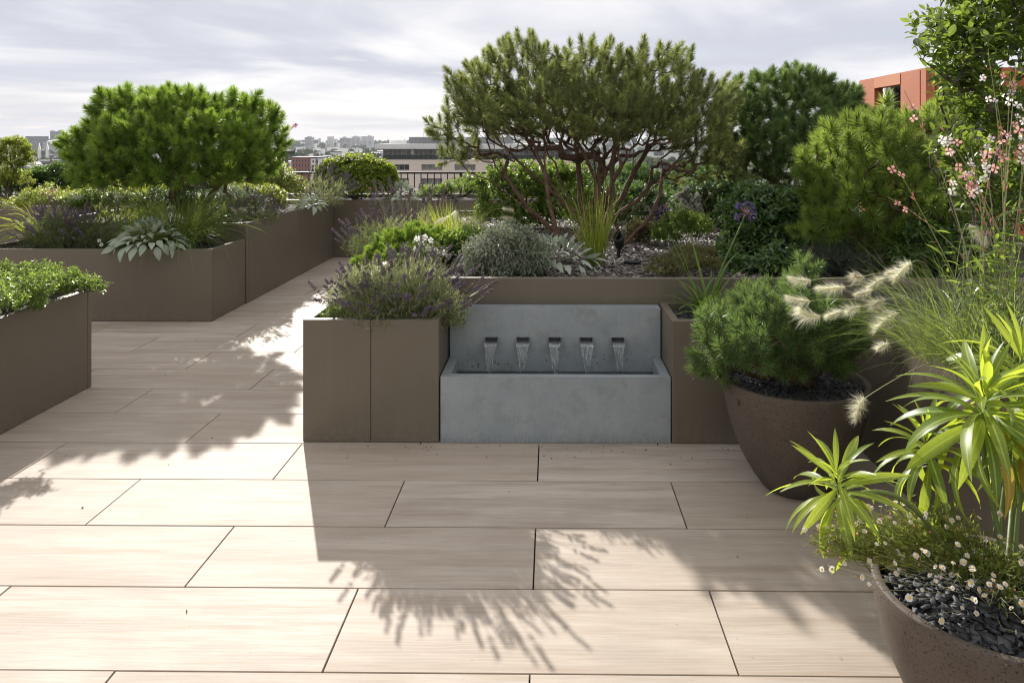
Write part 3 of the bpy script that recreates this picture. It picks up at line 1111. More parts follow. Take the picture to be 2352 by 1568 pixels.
spire('grey church spire among the trees below the slim white tower', 749, 323, 338, 950, M_CONC, 4)
spire('white pointed spire, left of a pair below the domed hall', 90.5, 327, 345, 620, M_PALE, 5)
spire('white pointed spire, right of a pair below the domed hall', 109, 327, 345, 640, M_PALE, 5)


# ---- houses: four kinds, copied
def house_proto(kind):
    w_, d_, h = ((7, 9, 8.5), (10, 8, 6.5), (15, 9, 10), (6, 10, 9.5))[kind]
    wall = (M_BRICK, M_PALE, M_PALE, M_BRICK)[kind]
    roof = (M_SLATE, M_TILEROOF, M_SLATE, M_SLATE)[kind]
    me_w = box('wall', (-w_ / 2, w_ / 2, -d_ / 2, d_ / 2, -2, h), wall)
    rh = 0.28 * d_
    e = 0.4
    me_r = build('roof', [(-w_ / 2 - e, -d_ / 2 - e, h), (w_ / 2 + e, -d_ / 2 - e, h), (w_ / 2 + e, d_ / 2 + e, h), (-w_ / 2 - e, d_ / 2 + e, h), (-w_ / 2 - e, 0, h + rh), (w_ / 2 + e, 0, h + rh)],
                 [np.array([(0, 1, 5, 4), (2, 3, 4, 5), (3, 2, 1, 0)]), np.array([(0, 4, 3), (1, 2, 5)])], roof)
    bm = bmesh.new()
    box_bm(bm, -w_ / 2 + 0.3, -w_ / 2 + 1.5, -0.5, 0.5, h + 0.5, h + rh + 1.6)
    me_c = bm_obj('chimney', bm, wall)
    win = []
    for r_ in range(int(h // 3)):
        for c_ in range(max(2, int(w_ // 2.6))):
            x = -w_ / 2 + (c_ + 0.5) * w_ / max(2, int(w_ // 2.6))
            win.append((np.array([(x - 0.55, -d_ / 2 - 0.05, 1 + r_ * 2.9), (x + 0.55, -d_ / 2 - 0.05, 1 + r_ * 2.9), (x + 0.55, -d_ / 2 - 0.05, 2.5 + r_ * 2.9), (x - 0.55, -d_ / 2 - 0.05, 2.5 + r_ * 2.9)], float), np.array([(0, 1, 2, 3)])))
    V, F = join(win)
    me_n = build('windows', V, F, M_GLASS)
    ms = [q.data for q in (me_w, me_r, me_c, me_n)]
    for q in (me_w, me_r, me_c, me_n):
        bpy.data.objects.remove(q)
    return ms


HP = [house_proto(k_) for k_ in range(4)]
HN = ['red brick terraced house with a slate roof among distant trees', 'pale rendered house with a clay tile roof among distant trees', 'wide white house with a slate roof among distant trees', 'narrow tall red brick house among distant trees']
rh = random.Random(11)
for q in range(125):
    d = 430 * (3.3 ** rh.random())
    px = rh.uniform(30, 230) if q % 4 == 0 else rh.uniform(560, 1330)
    k_ = rh.choice((0, 0, 1, 2, 2, 3))
    p = W(px, 325, d)
    t = thing('house', (p[0], d, GZ), HN[k_], 'house', HN[k_].replace('house', 'houses', 1))
    rz = rh.choice((0, 0, 0.3, -0.4, 1.5, 1.2))
    R = np.array(((math.cos(rz), -math.sin(rz), 0), (math.sin(rz), math.cos(rz), 0), (0, 0, 1)))
    zb = float(ridge(np.array(p[0]), np.array(d)))
    for nme, me in zip(('wall', 'roof', 'chimney', 'window'), HP[k_]):
        place(nme, me, t, R, (p[0], d, zb), rh.uniform(1.0, 1.3))

# the longer brick and white terrace seen left of the photinia dome
a, b, c_ = W(669, 362, 350), W(713, 362, 350), W(735, 364, 350)
tb = thing('brick_terrace', (a[0], 350, GZ), 'long red brick building with white end left of the photinia dome', 'building')
box('wall', (a[0], b[0], 350, 362, GZ, a[2]), M_BRICK, tb)
box('end_wall', (b[0] + 0.02, c_[0], 350.2, 361, GZ, c_[2]), M_PALE, tb)
wmx = window_me(0.8, 1.1, 1, M_FRAME, M_GLASS)
for r_ in range(3):
    for q in range(6):
        put_window(tb, wmx, (a[0] + 0.6 + q * 1.45, 349.94, a[2] - 2.0 - r_ * 2.2))
    for q in range(2):
        put_window(tb, wmx, (b[0] + 0.9 + q * 1.9, 350.1, c_[2] - 2.0 - r_ * 2.2))
box('roof', (a[0] - 0.2, c_[0] + 0.2, 349.8, 362.2, a[2] + 0.01, a[2] + 0.35), M_SLATE, tb)

# ---- distant trees: crowns of leaf clumps
M_FARLEAF = leaf_mat('distant_leaves', (0.026, 0.042, 0.014), (0.055, 0.075, 0.024), (0.12, 0.16, 0.04), 0.25, 0.6, 0.2)
M_BARK_FAR = plain('distant_bark', (0.06, 0.045, 0.035), 0.9)


def clump_crown(rng, n, rx, rz, leaf):
    lobes = rng.normal(0, 1, (9, 3)) * (0.42, 0.42, 0.34)
    c = lobes[rng.integers(0, 9, n)]
    d = unit(rng.normal(0, 1, (n, 3)))
    P = (c + d * (0.42 + 0.14 * rng.random((n, 1)))) * (rx, rx, rz)
    R = frames(d + rng.normal(0, 0.5, (n, 3)), rng)
    V0 = np.array([(-0.5, -0.32, 0), (0.35, -0.5, 0.1), (0.5, 0.3, 0), (-0.3, 0.5, -0.1)]) * leaf
    V = np.einsum('nij,vj->nvi', R, V0) + P[:, None, :]
    F = np.arange(n * 4).reshape(n, 4)
    t_ = np.repeat(rng.random(n), 4)
    return V.reshape(-1, 3), F, t_


rng = np.random.default_rng(5)
TP = []
for q in range(4):
    V, F, t_ = clump_crown(rng, 420, 5.5, 5.0, 1.5)
    V[:, 2] += 9
    TP.append((build('crown', V, F, M_FARLEAF, tint=t_, link=False), build('trunk', *tube([(0, 0, -1), (0.2, 0, 4), (0, 0.1, 9)], [0.5, 0.35, 0.2], 6), M_BARK_FAR, link=False)))
rt = random.Random(9)
for q in range(190):
    d = 480 * (3.2 ** rt.random())
    px = rt.uniform(40, 240) if q % 4 == 0 else rt.uniform(560, 1700)
    p = W(px, 325, d)
    p[2] = float(ridge(np.array(p[0]), np.array(d)))
    t = thing('tree', p, 'broad green street tree standing among distant roofs', 'tree', 'trees among the distant roofs')
    s = rt.uniform(0.75, 1.35)
    rz = rt.uniform(0, 6)
    R = np.array(((math.cos(rz), -math.sin(rz), 0), (math.sin(rz), math.cos(rz), 0), (0, 0, 1)))
    cm, tm = TP[q % 4]
    place('crown', cm, t, R, p, (s * 1.15, s * 1.15, s))
    place('trunk', tm, t, R, p, s)
# the far wooded ridge, one mass
VV, TT = [], []
n = 900
xs_ = rng.uniform(-2600, 2300, n)
ys_ = rng.uniform(1500, 3300, n)
parts = []
for q in range(n):
    V, F, t_ = clump_crown(rng, 46, 9 * rng.uniform(0.7, 1.5), 6.0, 5.5)
    parts.append((V + (xs_[q], ys_[q], float(ridge(np.array(xs_[q]), np.array(ys_[q]))) + 5), F))
    TT.append(t_)
V, F = join(parts)
o = build('far_wood', V, F, M_FARLEAF, tint=np.concatenate(TT))
tag(o, 'dark band of woods along the horizon ridge', 'woods', kind='stuff')
# ================================================================== plant building
def leaf_t(w, n=4, fold=0.12, droop=0.5, prof=0.8, tipw=0.0):
    """A leaf one unit long along z, upper face towards +y, with a folded midrib."""
    V, F = [], []
    ang, y, z = 0.0, 0.0, 0.0
    for i in range(n + 1):
        s = i / n
        hw = w / 2 * max(math.sin(math.pi * min(1, max(0, s)) ** prof), 0.0) ** 0.85 if 0 < i < n else (w * 0.08 if i == 0 else w * tipw / 2)
        V += [(-hw, y + hw * fold * 2, z), (0, y, z), (hw, y + hw * fold * 2, z)]
        ang = -droop * (s + 0.5 / n)
        y += math.sin(ang) / n
        z += math.cos(ang) / n
    for i in range(n):
        a = i * 3
        F += [(a, a + 1, a + 4, a + 3), (a + 1, a + 2, a + 5, a + 4)]
    return np.array(V, float), [np.array(F)], np.tile((0.0, 1.0, 0.0), n + 1)


def leaf_small(w, fold=0.1, curve=0.1):
    return np.array([(0, 0, 0), (-w / 2, fold, 0.45), (0, -curve, 1.0), (w / 2, fold, 0.45)], float), [np.array([(0, 2, 1), (0, 3, 2)])], None


def needle_tuft(rng, n, L, needle, w, a0=80, a1=18, curve=0.0):
    V, F = [], []
    for i in range(n):
        s = (i + 0.5) / n
        az = i * 2.39996 + rng.normal(0, 0.2)
        an = math.radians(a0 + (a1 - a0) * s ** 1.3 + rng.normal(0, 9))
        p = np.array((rng.normal(0, 0.003), rng.normal(0, 0.003), L * s ** 0.8))
        d = np.array((math.cos(az) * math.sin(an), math.sin(az) * math.sin(an), math.cos(an)))
        side = unit(np.cross(d, rng.normal(0, 1, 3)))
        ln = needle * rng.uniform(0.75, 1.1)
        k = len(V)
        V += [p - side * w / 2, p + side * w / 2, p + d * ln * 0.6 + side * w * 0.42, p + d * ln]
        V.append(p + d * ln * 0.6 - side * w * 0.42)
        F += [(k, k + 1, k + 2), (k, k + 2, k + 4), (k + 4, k + 2, k + 3)]
    return np.array(V, float), [np.array(F)], None


def lump(px, py, y, rxp, rzp, ry=None):
    """An ellipsoid of crown: centre at a measured place, radii given in picture pixels at its distance."""
    rx, rz = PX(rxp, y), PX(rzp, y)
    return (*W(px, py, y), rx, ry if ry is not None else (rx + rz) / 2, rz)


def sample_lumps(rng, lumps, n, shell=0.72, zmin=-0.55, reject=0.72, mind=0.0, rough=0.10):
    L = np.array(lumps)
    C, Rr = L[:, :3], L[:, 3:]
    w = (Rr[:, 0] * Rr[:, 1] * Rr[:, 2]) ** (2 / 3)
    w /= w.sum()
    P, Nn = np.zeros((0, 3)), np.zeros((0, 3))
    tries = 0
    want, n = n, (n * 7 if mind else n)
    while len(P) < n and tries < 30:
        tries += 1
        k = rng.choice(len(L), n, p=w)
        d = unit(rng.normal(0, 1, (n, 3)))
        ok = d[:, 2] > zmin
        f = 1 - (1 - shell) * rng.random(n) ** 1.5
        p = C[k] + d * Rr[k] * f[:, None]
        inside = (((p[:, None, :] - C[None]) / Rr[None]) ** 2).sum(-1)
        inside[np.arange(n), k] = 9
        ok &= (inside > reject ** 2).all(1)
        P = np.concatenate((P, p[ok]))
        Nn = np.concatenate((Nn, unit(d / Rr[k])[ok]))
    P, Nn = P[:n], Nn[:n]
    # an uneven outline: push the points in and out in soft bumps
    am = rough * np.cbrt(Rr.prod(1)).mean()
    ph_ = rng.uniform(0, 6.28, 6)
    fr_ = 2.2 / max(np.cbrt(Rr.prod(1)).mean(), 0.05)
    w_ = np.sin(P[:, 0] * fr_ + ph_[0]) * np.sin(P[:, 2] * fr_ * 1.2 + ph_[1]) + 0.7 * np.sin(P[:, 0] * fr_ * 2.1 + P[:, 1] * fr_ * 1.7 + ph_[2]) + 0.5 * np.sin(P[:, 2] * fr_ * 2.7 - P[:, 0] * fr_ * 1.9 + ph_[3])
    P = P + Nn * (am * w_)[:, None]
    if mind:
        keep = np.zeros(len(P), bool)
        Q = np.zeros((want + 1, 3))
        c = 0
        for i in range(len(P)):
            if c == 0 or ((Q[:c] - P[i]) ** 2).sum(1).min() > mind * mind:
                Q[c] = P[i]
                c += 1
                keep[i] = True
                if c >= want:
                    break
        P, Nn = P[keep], Nn[keep]
    return P, Nn


def bezier(a, b, c, d, n):
    t = np.linspace(0, 1, n)[:, None]
    return (1 - t) ** 3 * a + 3 * (1 - t) ** 2 * t * b + 3 * (1 - t) * t ** 2 * c + t ** 3 * d


def branching(rng, base, lumps, tips, n_limbs, spread=0.5, rise=0.35, wig=0.05, n_seg=9, base_r=0.06, depth=0.55, low=0.0):
    """Limbs that fan out of base into the crown, and a twig from the nearest limb to every tip. Returns nodes, parents, limb numbers."""
    L = np.array(lumps)
    C = L[:, :3].mean(0)
    # limb targets: spread over the tips by farthest-point picking
    tg = [tips[rng.integers(len(tips))]]
    for _ in range(n_limbs - 1):
        dd = np.min(np.linalg.norm(tips[:, None] - np.array(tg)[None], axis=-1), 1)
        tg.append(tips[np.argmax(dd + rng.random(len(tips)) * 0.15)])
    nodes, par, limb = [np.array(base, float)], [-1], [0]
    for q, t in enumerate(tg):
        e = base + (t - base) * depth * 1.35
        b0 = base + np.array((rng.normal(0, base_r), rng.normal(0, base_r), 0))
        hor = (e - base) * (1, 1, 0)
        ver = (e - base)[2]
        m1 = b0 + hor * spread * 0.6 + np.array((0, 0, ver * (rise - low)))
        m2 = b0 + hor * (0.5 + spread * 0.4) + np.array((0, 0, ver * (0.33 + rise)))
        pts = bezier(b0, m1, m2, e, n_seg + 1)
        sc_ = np.linalg.norm(e - base)
        pts[1:-1] += rng.normal(0, wig * sc_ * 0.5, (n_seg - 1, 3))
        prev = 0
        for k, p in enumerate(pts):
            nodes.append(p)
            par.append(prev)
            limb.append(q)
            prev = len(nodes) - 1
    order = np.argsort(np.linalg.norm(tips - base, axis=1))
    tipnode = np.zeros(len(tips), int)
    A = np.zeros((len(nodes) + len(tips) * 4, 3))
    A[:len(nodes)] = nodes
    cnt = len(nodes)
    for i in order:
        p = tips[i]
        db = np.linalg.norm(p - base)
        d = np.linalg.norm(A[:cnt] - p, axis=1)
        nb = np.linalg.norm(A[:cnt] - base, axis=1)
        cost = d + 0.35 * nb + (nb > db * 0.97) * 5 + (nb < db * 0.22) * 1.0
        j = int(np.argmin(cost))
        a = A[j]
        ln = np.linalg.norm(p - a)
        m = 3 if ln > 0.14 else 2
        ax = p - a
        sag = np.array((0, 0, -0.10 * ln))
        prev = j
        for k in range(1, m + 1):
            s = k / m
            q = a + ax * s + sag * math.sin(math.pi * s) + (rng.normal(0, 0.06 * ln, 3) if k < m else 0)
            A[cnt] = q
            nodes.append(q)
            par.append(prev)
            limb.append(limb[j])
            prev = cnt
            cnt += 1
        tipnode[i] = prev
    return np.array(nodes), np.array(par), np.array(limb), tipnode


def limb_meshes(parent, name, nodes, par, limb, tipnode, mat, r0=0.003, power=0.5, rmax=0.08, k=6, flare=1.0):
    n = len(nodes)
    cnt = np.zeros(n)
    cnt[tipnode] += 1
    for i in range(n - 1, 0, -1):
        cnt[par[i]] += cnt[i]
    rad = np.minimum(r0 * np.maximum(cnt, 0.6) ** power, rmax)
    main = {}
    for i in range(1, n):
        p = par[i]
        if p not in main or cnt[i] > cnt[main[p]]:
            main[p] = i
    T = np.zeros((n, 3))
    for i in range(1, n):
        T[i] = unit(nodes[i] - nodes[par[i]])
    Tn = T.copy()
    for p, c in main.items():
        if p > 0:
            Tn[p] = unit(T[p] + T[c])
    ref = unit(np.array((0.35, 0.8, 0.21)))
    a = np.arange(k) * 2 * math.pi / k
    ca, sa = np.cos(a)[:, None], np.sin(a)[:, None]

    def ring(p, t, r):
        x = unit(np.cross(t, ref))
        y = np.cross(t, x)
        return p + r * (ca * x + sa * y)
    jj = np.arange(k)
    quad = np.stack((jj, (jj + 1) % k, k + (jj + 1) % k, k + jj), -1)
    per = {}
    for i in range(1, n):
        p = par[i]
        if p == 0 and np.linalg.norm(nodes[i] - nodes[0]) < 1e-6:
            continue
        if p == 0:
            r_a = ring(nodes[p] * 0.3 + nodes[i] * 0.7 - (0, 0, 0.05), T[i], rad[i] * 1.15 * flare)
        elif main.get(p) == i:
            r_a = ring(nodes[p], Tn[p], rad[p])
        else:
            r_a = ring(nodes[p], T[i], min(rad[p], rad[i] * 1.2))
        r_b = ring(nodes[i], Tn[i], rad[i])
        per.setdefault(limb[i], []).append((np.concatenate((r_a, r_b)), quad))
    for q in sorted(per):
        V, F = join(per[q])
        build(name, V, F, mat, parent, smooth=True)
    return rad


def bark_mat(name, a, b):
    m, t, o = new_mat(name)
    c = N(t, 'ShaderNodeTexCoord').outputs['Object']
    f = noise(t, c, 14.0, 6.0, 0.7)
    g = noise(t, c, 60.0, 4.0, 0.65)
    k = mixc(t, ramp(t, f, [(0.35, 0.0), (0.65, 1.0)]), a, b)
    k = mixc(t, ramp(t, g, [(0.5, 0.0), (0.7, 0.6)]), k, tuple(x * 0.35 for x in a))
    p = pbsdf(t, o, Base_Color=k, Roughness=0.85)
    t.links.new(bump(t, math_(t, 'ADD', f, g), 0.9, 0.02), p.inputs['Normal'])
    return m


M_BARK = bark_mat('pine_bark', (0.085, 0.050, 0.033), (0.20, 0.115, 0.072))
M_BARKG = bark_mat('grey_bark', (0.075, 0.06, 0.048), (0.16, 0.13, 0.105))
M_STEMG = plain('green_stem', (0.13, 0.17, 0.05), 0.5)
M_STEMP = plain('pale_stem', (0.30, 0.31, 0.15), 0.55)


def pine(name, label, base, lumps, n, seed, mat, tufts, limbs=7, size=(0.85, 1.2), up=0.55, group=None, cat='pine tree', shell=0.7, zmin=-0.5, r0=0.003, power=0.5, rmax=0.05, limit=300, spread=0.5,
         rise=0.35, wig=0.05, bark=None, depth=0.55, base_r=0.06, low=0.0, reject=0.72, mind=0.0, outward=0.75, bare=None, n_bare=0, rough=0.10):
    rng = np.random.default_rng(seed)
    base = np.asarray(base, float)
    t = thing(name, base, label, cat, group)
    P, Nn = sample_lumps(rng, lumps, n, shell, zmin, reject, mind, rough)
    PB = sample_lumps(rng, bare, n_bare, 0.3, -1.0, 0.0)[0] if bare else np.zeros((0, 3))
    nt_ = len(P)
    nodes, par, limb, tip = branching(rng, base, lumps, np.concatenate((P, PB)), limbs, spread, rise, wig, base_r=base_r, depth=depth, low=low)
    limb_meshes(t, 'limb', nodes, par, limb, tip, bark or M_BARK, r0, power, rmax)
    n = len(P)
    tip = tip[:nt_]
    tw = unit(P - nodes[par[tip]])
    D = unit(Nn * outward + tw * 0.45 + np.array((0, 0, up)) + rng.normal(0, 0.25, (n, 3)))
    S = rng.uniform(size[0], size[1], n)
    R = frames(D, rng)
    C = np.array(lumps)[:, :3].mean(0)
    toc = unit(np.array((0, 0, EYE)) - C)
    score = (P - C) @ toc + 0.35 * (P - C)[:, 2]
    scatter(t, 'needle_tuft', tufts, mat, P - D * 0.03, R, S, rng.random(n), score, limit, 'needles')
    return t


def shrub(name, label, base, lumps, n_twigs, per, leaf, tmpl, mat, seed, cat='shrub', group=None, limit=0, stems=5, up=0.4, shell=0.6, zmin=-0.4, twig=0.08, open_=(40, 75), sizes=(0.7, 1.15), bark=None,
          r0=0.0022, stem_part='stem', leaf_up=True, flat=0.0, power=0.5, reject=0.6, part='leaf', score_z=0.25, rough=0.10):
    """A leafy shrub: twig tips through the lumps, leaves set spirally round every twig end."""
    rng = np.random.default_rng(seed)
    base = np.asarray(base, float)
    t = thing(name, base, label, cat, group)
    P, Nn = sample_lumps(rng, lumps, n_twigs, shell, zmin, reject, 0.0, rough)
    if stems:
        sub = P[rng.permutation(len(P))[:max(20, min(len(P) // 3, 160))]]
        nodes, par, limb, tip = branching(rng, base, lumps, sub, stems, 0.4, 0.4, 0.04, n_seg=6, base_r=0.03)
        limb[:] = 0
        limb_meshes(t, stem_part, nodes, par, limb, tip, bark or M_BARKG, r0, power, 0.03, 5)
    D = unit(Nn * 0.8 + np.array((0, 0, up)) + rng.normal(0, 0.3, (len(P), 3)))
    n = len(P)
    k = np.tile(np.arange(per), n)
    I = np.repeat(np.arange(n), per)
    s = (k + rng.random(n * per) * 0.8) / per            # 0 at the tip of the twig
    az = k * 2.39996 + np.repeat(rng.uniform(0, 6.28, n), per)
    F0 = frames(D, rng)[I]
    an = np.radians(open_[0] + (open_[1] - open_[0]) * s + rng.normal(0, 10, n * per))
    loc = np.stack((np.cos(az) * np.sin(an), np.sin(az) * np.sin(an), np.cos(an)), -1)
    dl = np.einsum('nij,nj->ni', F0, loc)
    dl[:, 2] -= flat
    pos = P[I] - D[I] * (s * twig)[:, None]
    R = frames(unit(dl), rng, leaf_up)
    S = leaf * rng.uniform(sizes[0], sizes[1], n * per) * (0.75 + 0.35 * s)
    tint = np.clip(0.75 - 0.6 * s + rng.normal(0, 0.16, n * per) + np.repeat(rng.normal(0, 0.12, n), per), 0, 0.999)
    C = np.array(lumps)[:, :3].mean(0)
    toc = unit(np.array((0, 0, EYE)) - C)
    score = (pos - C) @ toc + score_z * (pos - C)[:, 2]
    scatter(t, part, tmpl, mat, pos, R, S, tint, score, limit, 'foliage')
    return t


def blades(rng, base, n, L, w, lean, droop, spread=0.05, seg=7, az=None, twist=0.0, rise=1.0, az_spread=math.pi):
    """Arching grass blades: vertices, faces, tint, tip points and tip directions."""
    a = (rng.uniform(-az_spread, az_spread, n) + (az or 0))
    ln = L * rng.uniform(0.65, 1.1, n)
    le = lean * rng.uniform(0.3, 1.15, n)
    D = np.stack((np.cos(a) * np.sin(le), np.sin(a) * np.sin(le), np.cos(le) * rise), -1)
    D = unit(D)
    rr = spread * np.sqrt(rng.random(n))
    ab = a + rng.normal(0, 0.9, n)
    P = np.asarray(base, float) + np.stack((np.cos(ab) * rr, np.sin(ab) * rr, np.zeros(n)), -1)
    side = unit(np.cross(D, np.array((0, 0, 1.0))) + rng.normal(0, 0.35, (n, 3)))
    dr = droop * rng.uniform(0.6, 1.3, n)
    V = []
    for i in range(seg + 1):
        s = i / seg
        hw = (w / 2 * (1 - s ** 1.7) * (0.55 + 0.45 * min(1, s * 4)))
        if i < seg:
            V += [P - side * hw, P + side * hw]
            D = unit(D + np.stack((np.zeros(n), np.zeros(n), -dr * (0.35 + s * 1.3) / seg), -1) + rng.normal(0, twist, (n, 3)))
            P = P + D * (ln / seg)[:, None]
        else:
            V += [P]
    V = np.stack(V, 1)
    m = V.shape[1]
    o = (np.arange(n) * m)[:, None, None]
    q = np.array([(2 * i, 2 * i + 1, 2 * i + 3, 2 * i + 2) for i in range(seg - 1)])
    tri = np.array([(2 * seg - 2, 2 * seg - 1, 2 * seg)])
    return V.reshape(-1, 3), [(o + q[None]).reshape(-1, 4), (o + tri[None]).reshape(-1, 3)], np.repeat(rng.random(n), m), P, D


def plume_t(rng, L=0.1, n=320, br=0.034, w=0.0011, bend=0.5):
    """A soft bottle-brush seed head along z."""
    V, F = [], []
    for i in range(n):
        s = rng.random() ** 0.9
        an = bend * s
        ax = np.array((math.sin(an) * s * L * 0.5, 0, math.cos(an * 0.6) * s * L))
        az = rng.uniform(0, 6.283)
        th = math.radians(rng.uniform(35, 72)) * (1 - 0.55 * s)
        d = np.array((math.cos(az) * math.sin(th), math.sin(az) * math.sin(th), math.cos(th)))
        ln = br * rng.uniform(0.55, 1.1) * (0.55 + 0.6 * math.sin(math.pi * min(1, s * 0.9 + 0.12)))
        sd = unit(np.cross(d, rng.normal(0, 1, 3))) * w / 2
        k = len(V)
        V += [ax - sd, ax + sd, ax + d * ln]
        F.append((k, k + 1, k + 2))
    # the seed core
    k = len(V)
    P = [(math.sin(bend * s) * s * L * 0.5, 0, math.cos(bend * s * 0.6) * s * L) for s in np.linspace(0, 1, 6)]
    Vt, Ft = tube(P, [0.0015, 0.0035, 0.004, 0.0035, 0.002, 0.0006], 5)
    return np.concatenate((np.array(V, float), Vt)), [np.array(F), Ft + k], None


def spike_t(rng, L=0.05, whorls=6, r=0.0055, per=6):
    """A lavender flower head along z: whorls of small buds."""
    V, F = [], []
    for q in range(whorls):
        s = q / (whorls - 1)
        z = L * (s * 0.95 + (0.0 if q else -0.18))
        rr = r * (1.0 - 0.45 * s) * rng.uniform(0.85, 1.15)
        for i in range(per):
            a = i * 6.283 / per + q * 0.5 + rng.normal(0, 0.2)
            c = np.array((math.cos(a) * rr, math.sin(a) * rr, z + rng.normal(0, 0.001)))
            d = np.array((math.cos(a) * 0.6, math.sin(a) * 0.6, 0.8))
            x = np.array((-math.sin(a), math.cos(a), 0))
            b = 0.0030 * rng.uniform(0.8, 1.2)
            h = 0.0085 * rng.uniform(0.8, 1.2)
            k = len(V)
            y = np.cross(d, x)
            V += [c - d * h * 0.3, c + x * b, c + y * b, c - x * b, c - y * b, c + d * h]
            for m_ in range(4):
                F += [(k, k + 1 + (m_ + 1) % 4, k + 1 + m_), (k + 5, k + 1 + m_, k + 1 + (m_ + 1) % 4)]
    return np.array(V, float), [np.array(F)], None


def lavender(name, label, base, rx, ry, h, n_leaf, n_spike, seed, mats, leaf=0.04, stem=(0.16, 0.30), limit=300, group='lavender clumps in the planters', lean=(0, 0, 0), spike_s=1.0, fan=1.0, stem_r=0.0009, az_bias=None):
    rng = np.random.default_rng(seed)
    base = np.asarray(base, float)
    t = thing(name, base, label, 'lavender', group)
    ml, ms, mf = mats
    lump_ = [(base[0], base[1], base[2] + h * 0.15, rx, ry, h * 0.85)]
    nt = n_leaf // 9
    P, Nn = sample_lumps(rng, lump_, nt, 0.45, -0.1)
    I = np.repeat(np.arange(len(P)), 9)
    D = unit(Nn * 0.7 + np.array((0, 0, 0.6)) + rng.normal(0, 0.25, Nn.shape))[I]
    m = len(I)
    s = rng.random(m)
    d = unit(D + rng.normal(0, 0.55, (m, 3)))
    pos = P[I] - D * (s * 0.09)[:, None]
    scatter(t, 'foliage', [leaf_small(0.125, 0.02, 0.08), leaf_small(0.10, 0.015, -0.05)], ml, pos, frames(d, rng, True), leaf * rng.uniform(0.6, 1.15, m), np.clip(0.6 - 0.5 * s + rng.normal(0, 0.2, m), 0, 0.999), None, 0, 'foliage')
    # flower stems
    k = n_spike
    P0, N0 = sample_lumps(rng, lump_, k, 0.7, 0.12)
    d = unit(N0 * np.array((1, 1, 0.55)) * fan + np.array((0, 0, 0.75)) + np.array(lean) + rng.normal(0, 0.16, (k, 3)))
    ln = rng.uniform(stem[0], stem[1], k)
    parts = []
    tips, td = [], []
    for i in range(k):
        bend = np.array((d[i][0], d[i][1], -0.25)) * ln[i] * 0.14
        a = P0[i] - d[i] * 0.06
        pts = [a, a + d[i] * ln[i] * 0.5 + bend * 0.2, a + d[i] * ln[i] + bend]
        parts.append(tube(pts, stem_r, 3))
        tips.append(pts[2])
        td.append(unit(pts[2] - pts[1]))
    V, F = join(parts)
    o = build('flower_stem', V, F, ms, t)
    o['kind'] = 'stuff'
    tips, td = np.array(tips), np.array(td)
    T_ = [spike_t(np.random.default_rng(q), 0.030 + 0.007 * q, 4 + q, 0.0048, 5) for q in range(4)]
    scatter(t, 'flower_spike', T_, mf, tips - td * 0.012, frames(td, rng), spike_s * rng.uniform(0.75, 1.2, k), rng.random(k), -tips[:, 1] + tips[:, 2], limit, 'flower_spikes')
    return t


def rosette(name, label, base, n, L, seed, mat, w=0.42, group=None, cat='plant', tilt=(25, 105), spread=0.06, droop=0.7, az=None, az_spread=math.pi, drop=0.0, up=0.0):
    """Broad soft leaves in an overlapping mound: every leaf an object."""
    rng = np.random.default_rng(seed)
    base = np.asarray(base, float)
    t = thing(name, base, label, cat, group)
    ts = [leaf_t(w * q, 6, 0.10, droop * z, 0.85, 0.12) for q, z in ((0.9, 0.7), (1.0, 1.0), (1.12, 1.35))]
    s = (np.arange(n) + 0.5) / n
    a = np.arange(n) * 2.39996 if az is None else az + rng.uniform(-az_spread, az_spread, n)
    th = np.radians(tilt[0] + (tilt[1] - tilt[0]) * s + rng.normal(0, 9, n))
    D = np.stack((np.cos(a) * np.sin(th), np.sin(a) * np.sin(th), np.cos(th)), -1)
    rr = spread * (0.2 + s)
    P = base + np.stack((np.cos(a) * rr, np.sin(a) * rr, 0.05 + up * (1 - s) + rng.normal(0, 0.008, n) - drop * s), -1)
    scatter(t, 'leaf', ts, mat, P, frames(D, rng, True), L * (0.6 + 0.5 * s) * rng.uniform(0.85, 1.15, n), rng.random(n), None, 300)
    return t
# ================================================================== leaf materials
ML_PINE = leaf_mat('pine_needles_olive', (0.088, 0.115, 0.042), (0.160, 0.188, 0.066), (0.40, 0.45, 0.12), 0.36, 0.45, 0.35)
ML_PINEL = leaf_mat('pine_needles_bright', (0.070, 0.130, 0.024), (0.125, 0.195, 0.034), (0.36, 0.52, 0.06), 0.40, 0.42, 0.35)
ML_PINEY = leaf_mat('pine_needles_yellow', (0.078, 0.138, 0.028), (0.155, 0.218, 0.042), (0.40, 0.52, 0.08), 0.40, 0.42, 0.4)
ML_PINED = leaf_mat('pine_needles_dark', (0.055, 0.100, 0.036), (0.110, 0.165, 0.050), (0.26, 0.38, 0.09), 0.34, 0.42, 0.35)
ML_GLOSS = leaf_mat('glossy_small_leaves', (0.060, 0.110, 0.024), (0.130, 0.185, 0.038), (0.36, 0.50, 0.07), 0.38, 0.36, 0.45)
ML_DARK = leaf_mat('dark_glossy_leaves', (0.036, 0.078, 0.022), (0.075, 0.130, 0.034), (0.18, 0.32, 0.05), 0.30, 0.38, 0.45)
ML_YEL = leaf_mat('yellow_green_leaves', (0.085, 0.125, 0.022), (0.17, 0.20, 0.035), (0.46, 0.52, 0.07), 0.42, 0.38, 0.4)
ML_PHOT = leaf_mat('photinia_leaves', (0.060, 0.115, 0.018), (0.150, 0.190, 0.024), (0.42, 0.50, 0.03), 0.40, 0.5, 0.25)
ML_OLIVE = leaf_mat('oval_leathery_leaves', (0.050, 0.088, 0.026), (0.100, 0.145, 0.036), (0.34, 0.46, 0.06), 0.40, 0.33, 0.5)
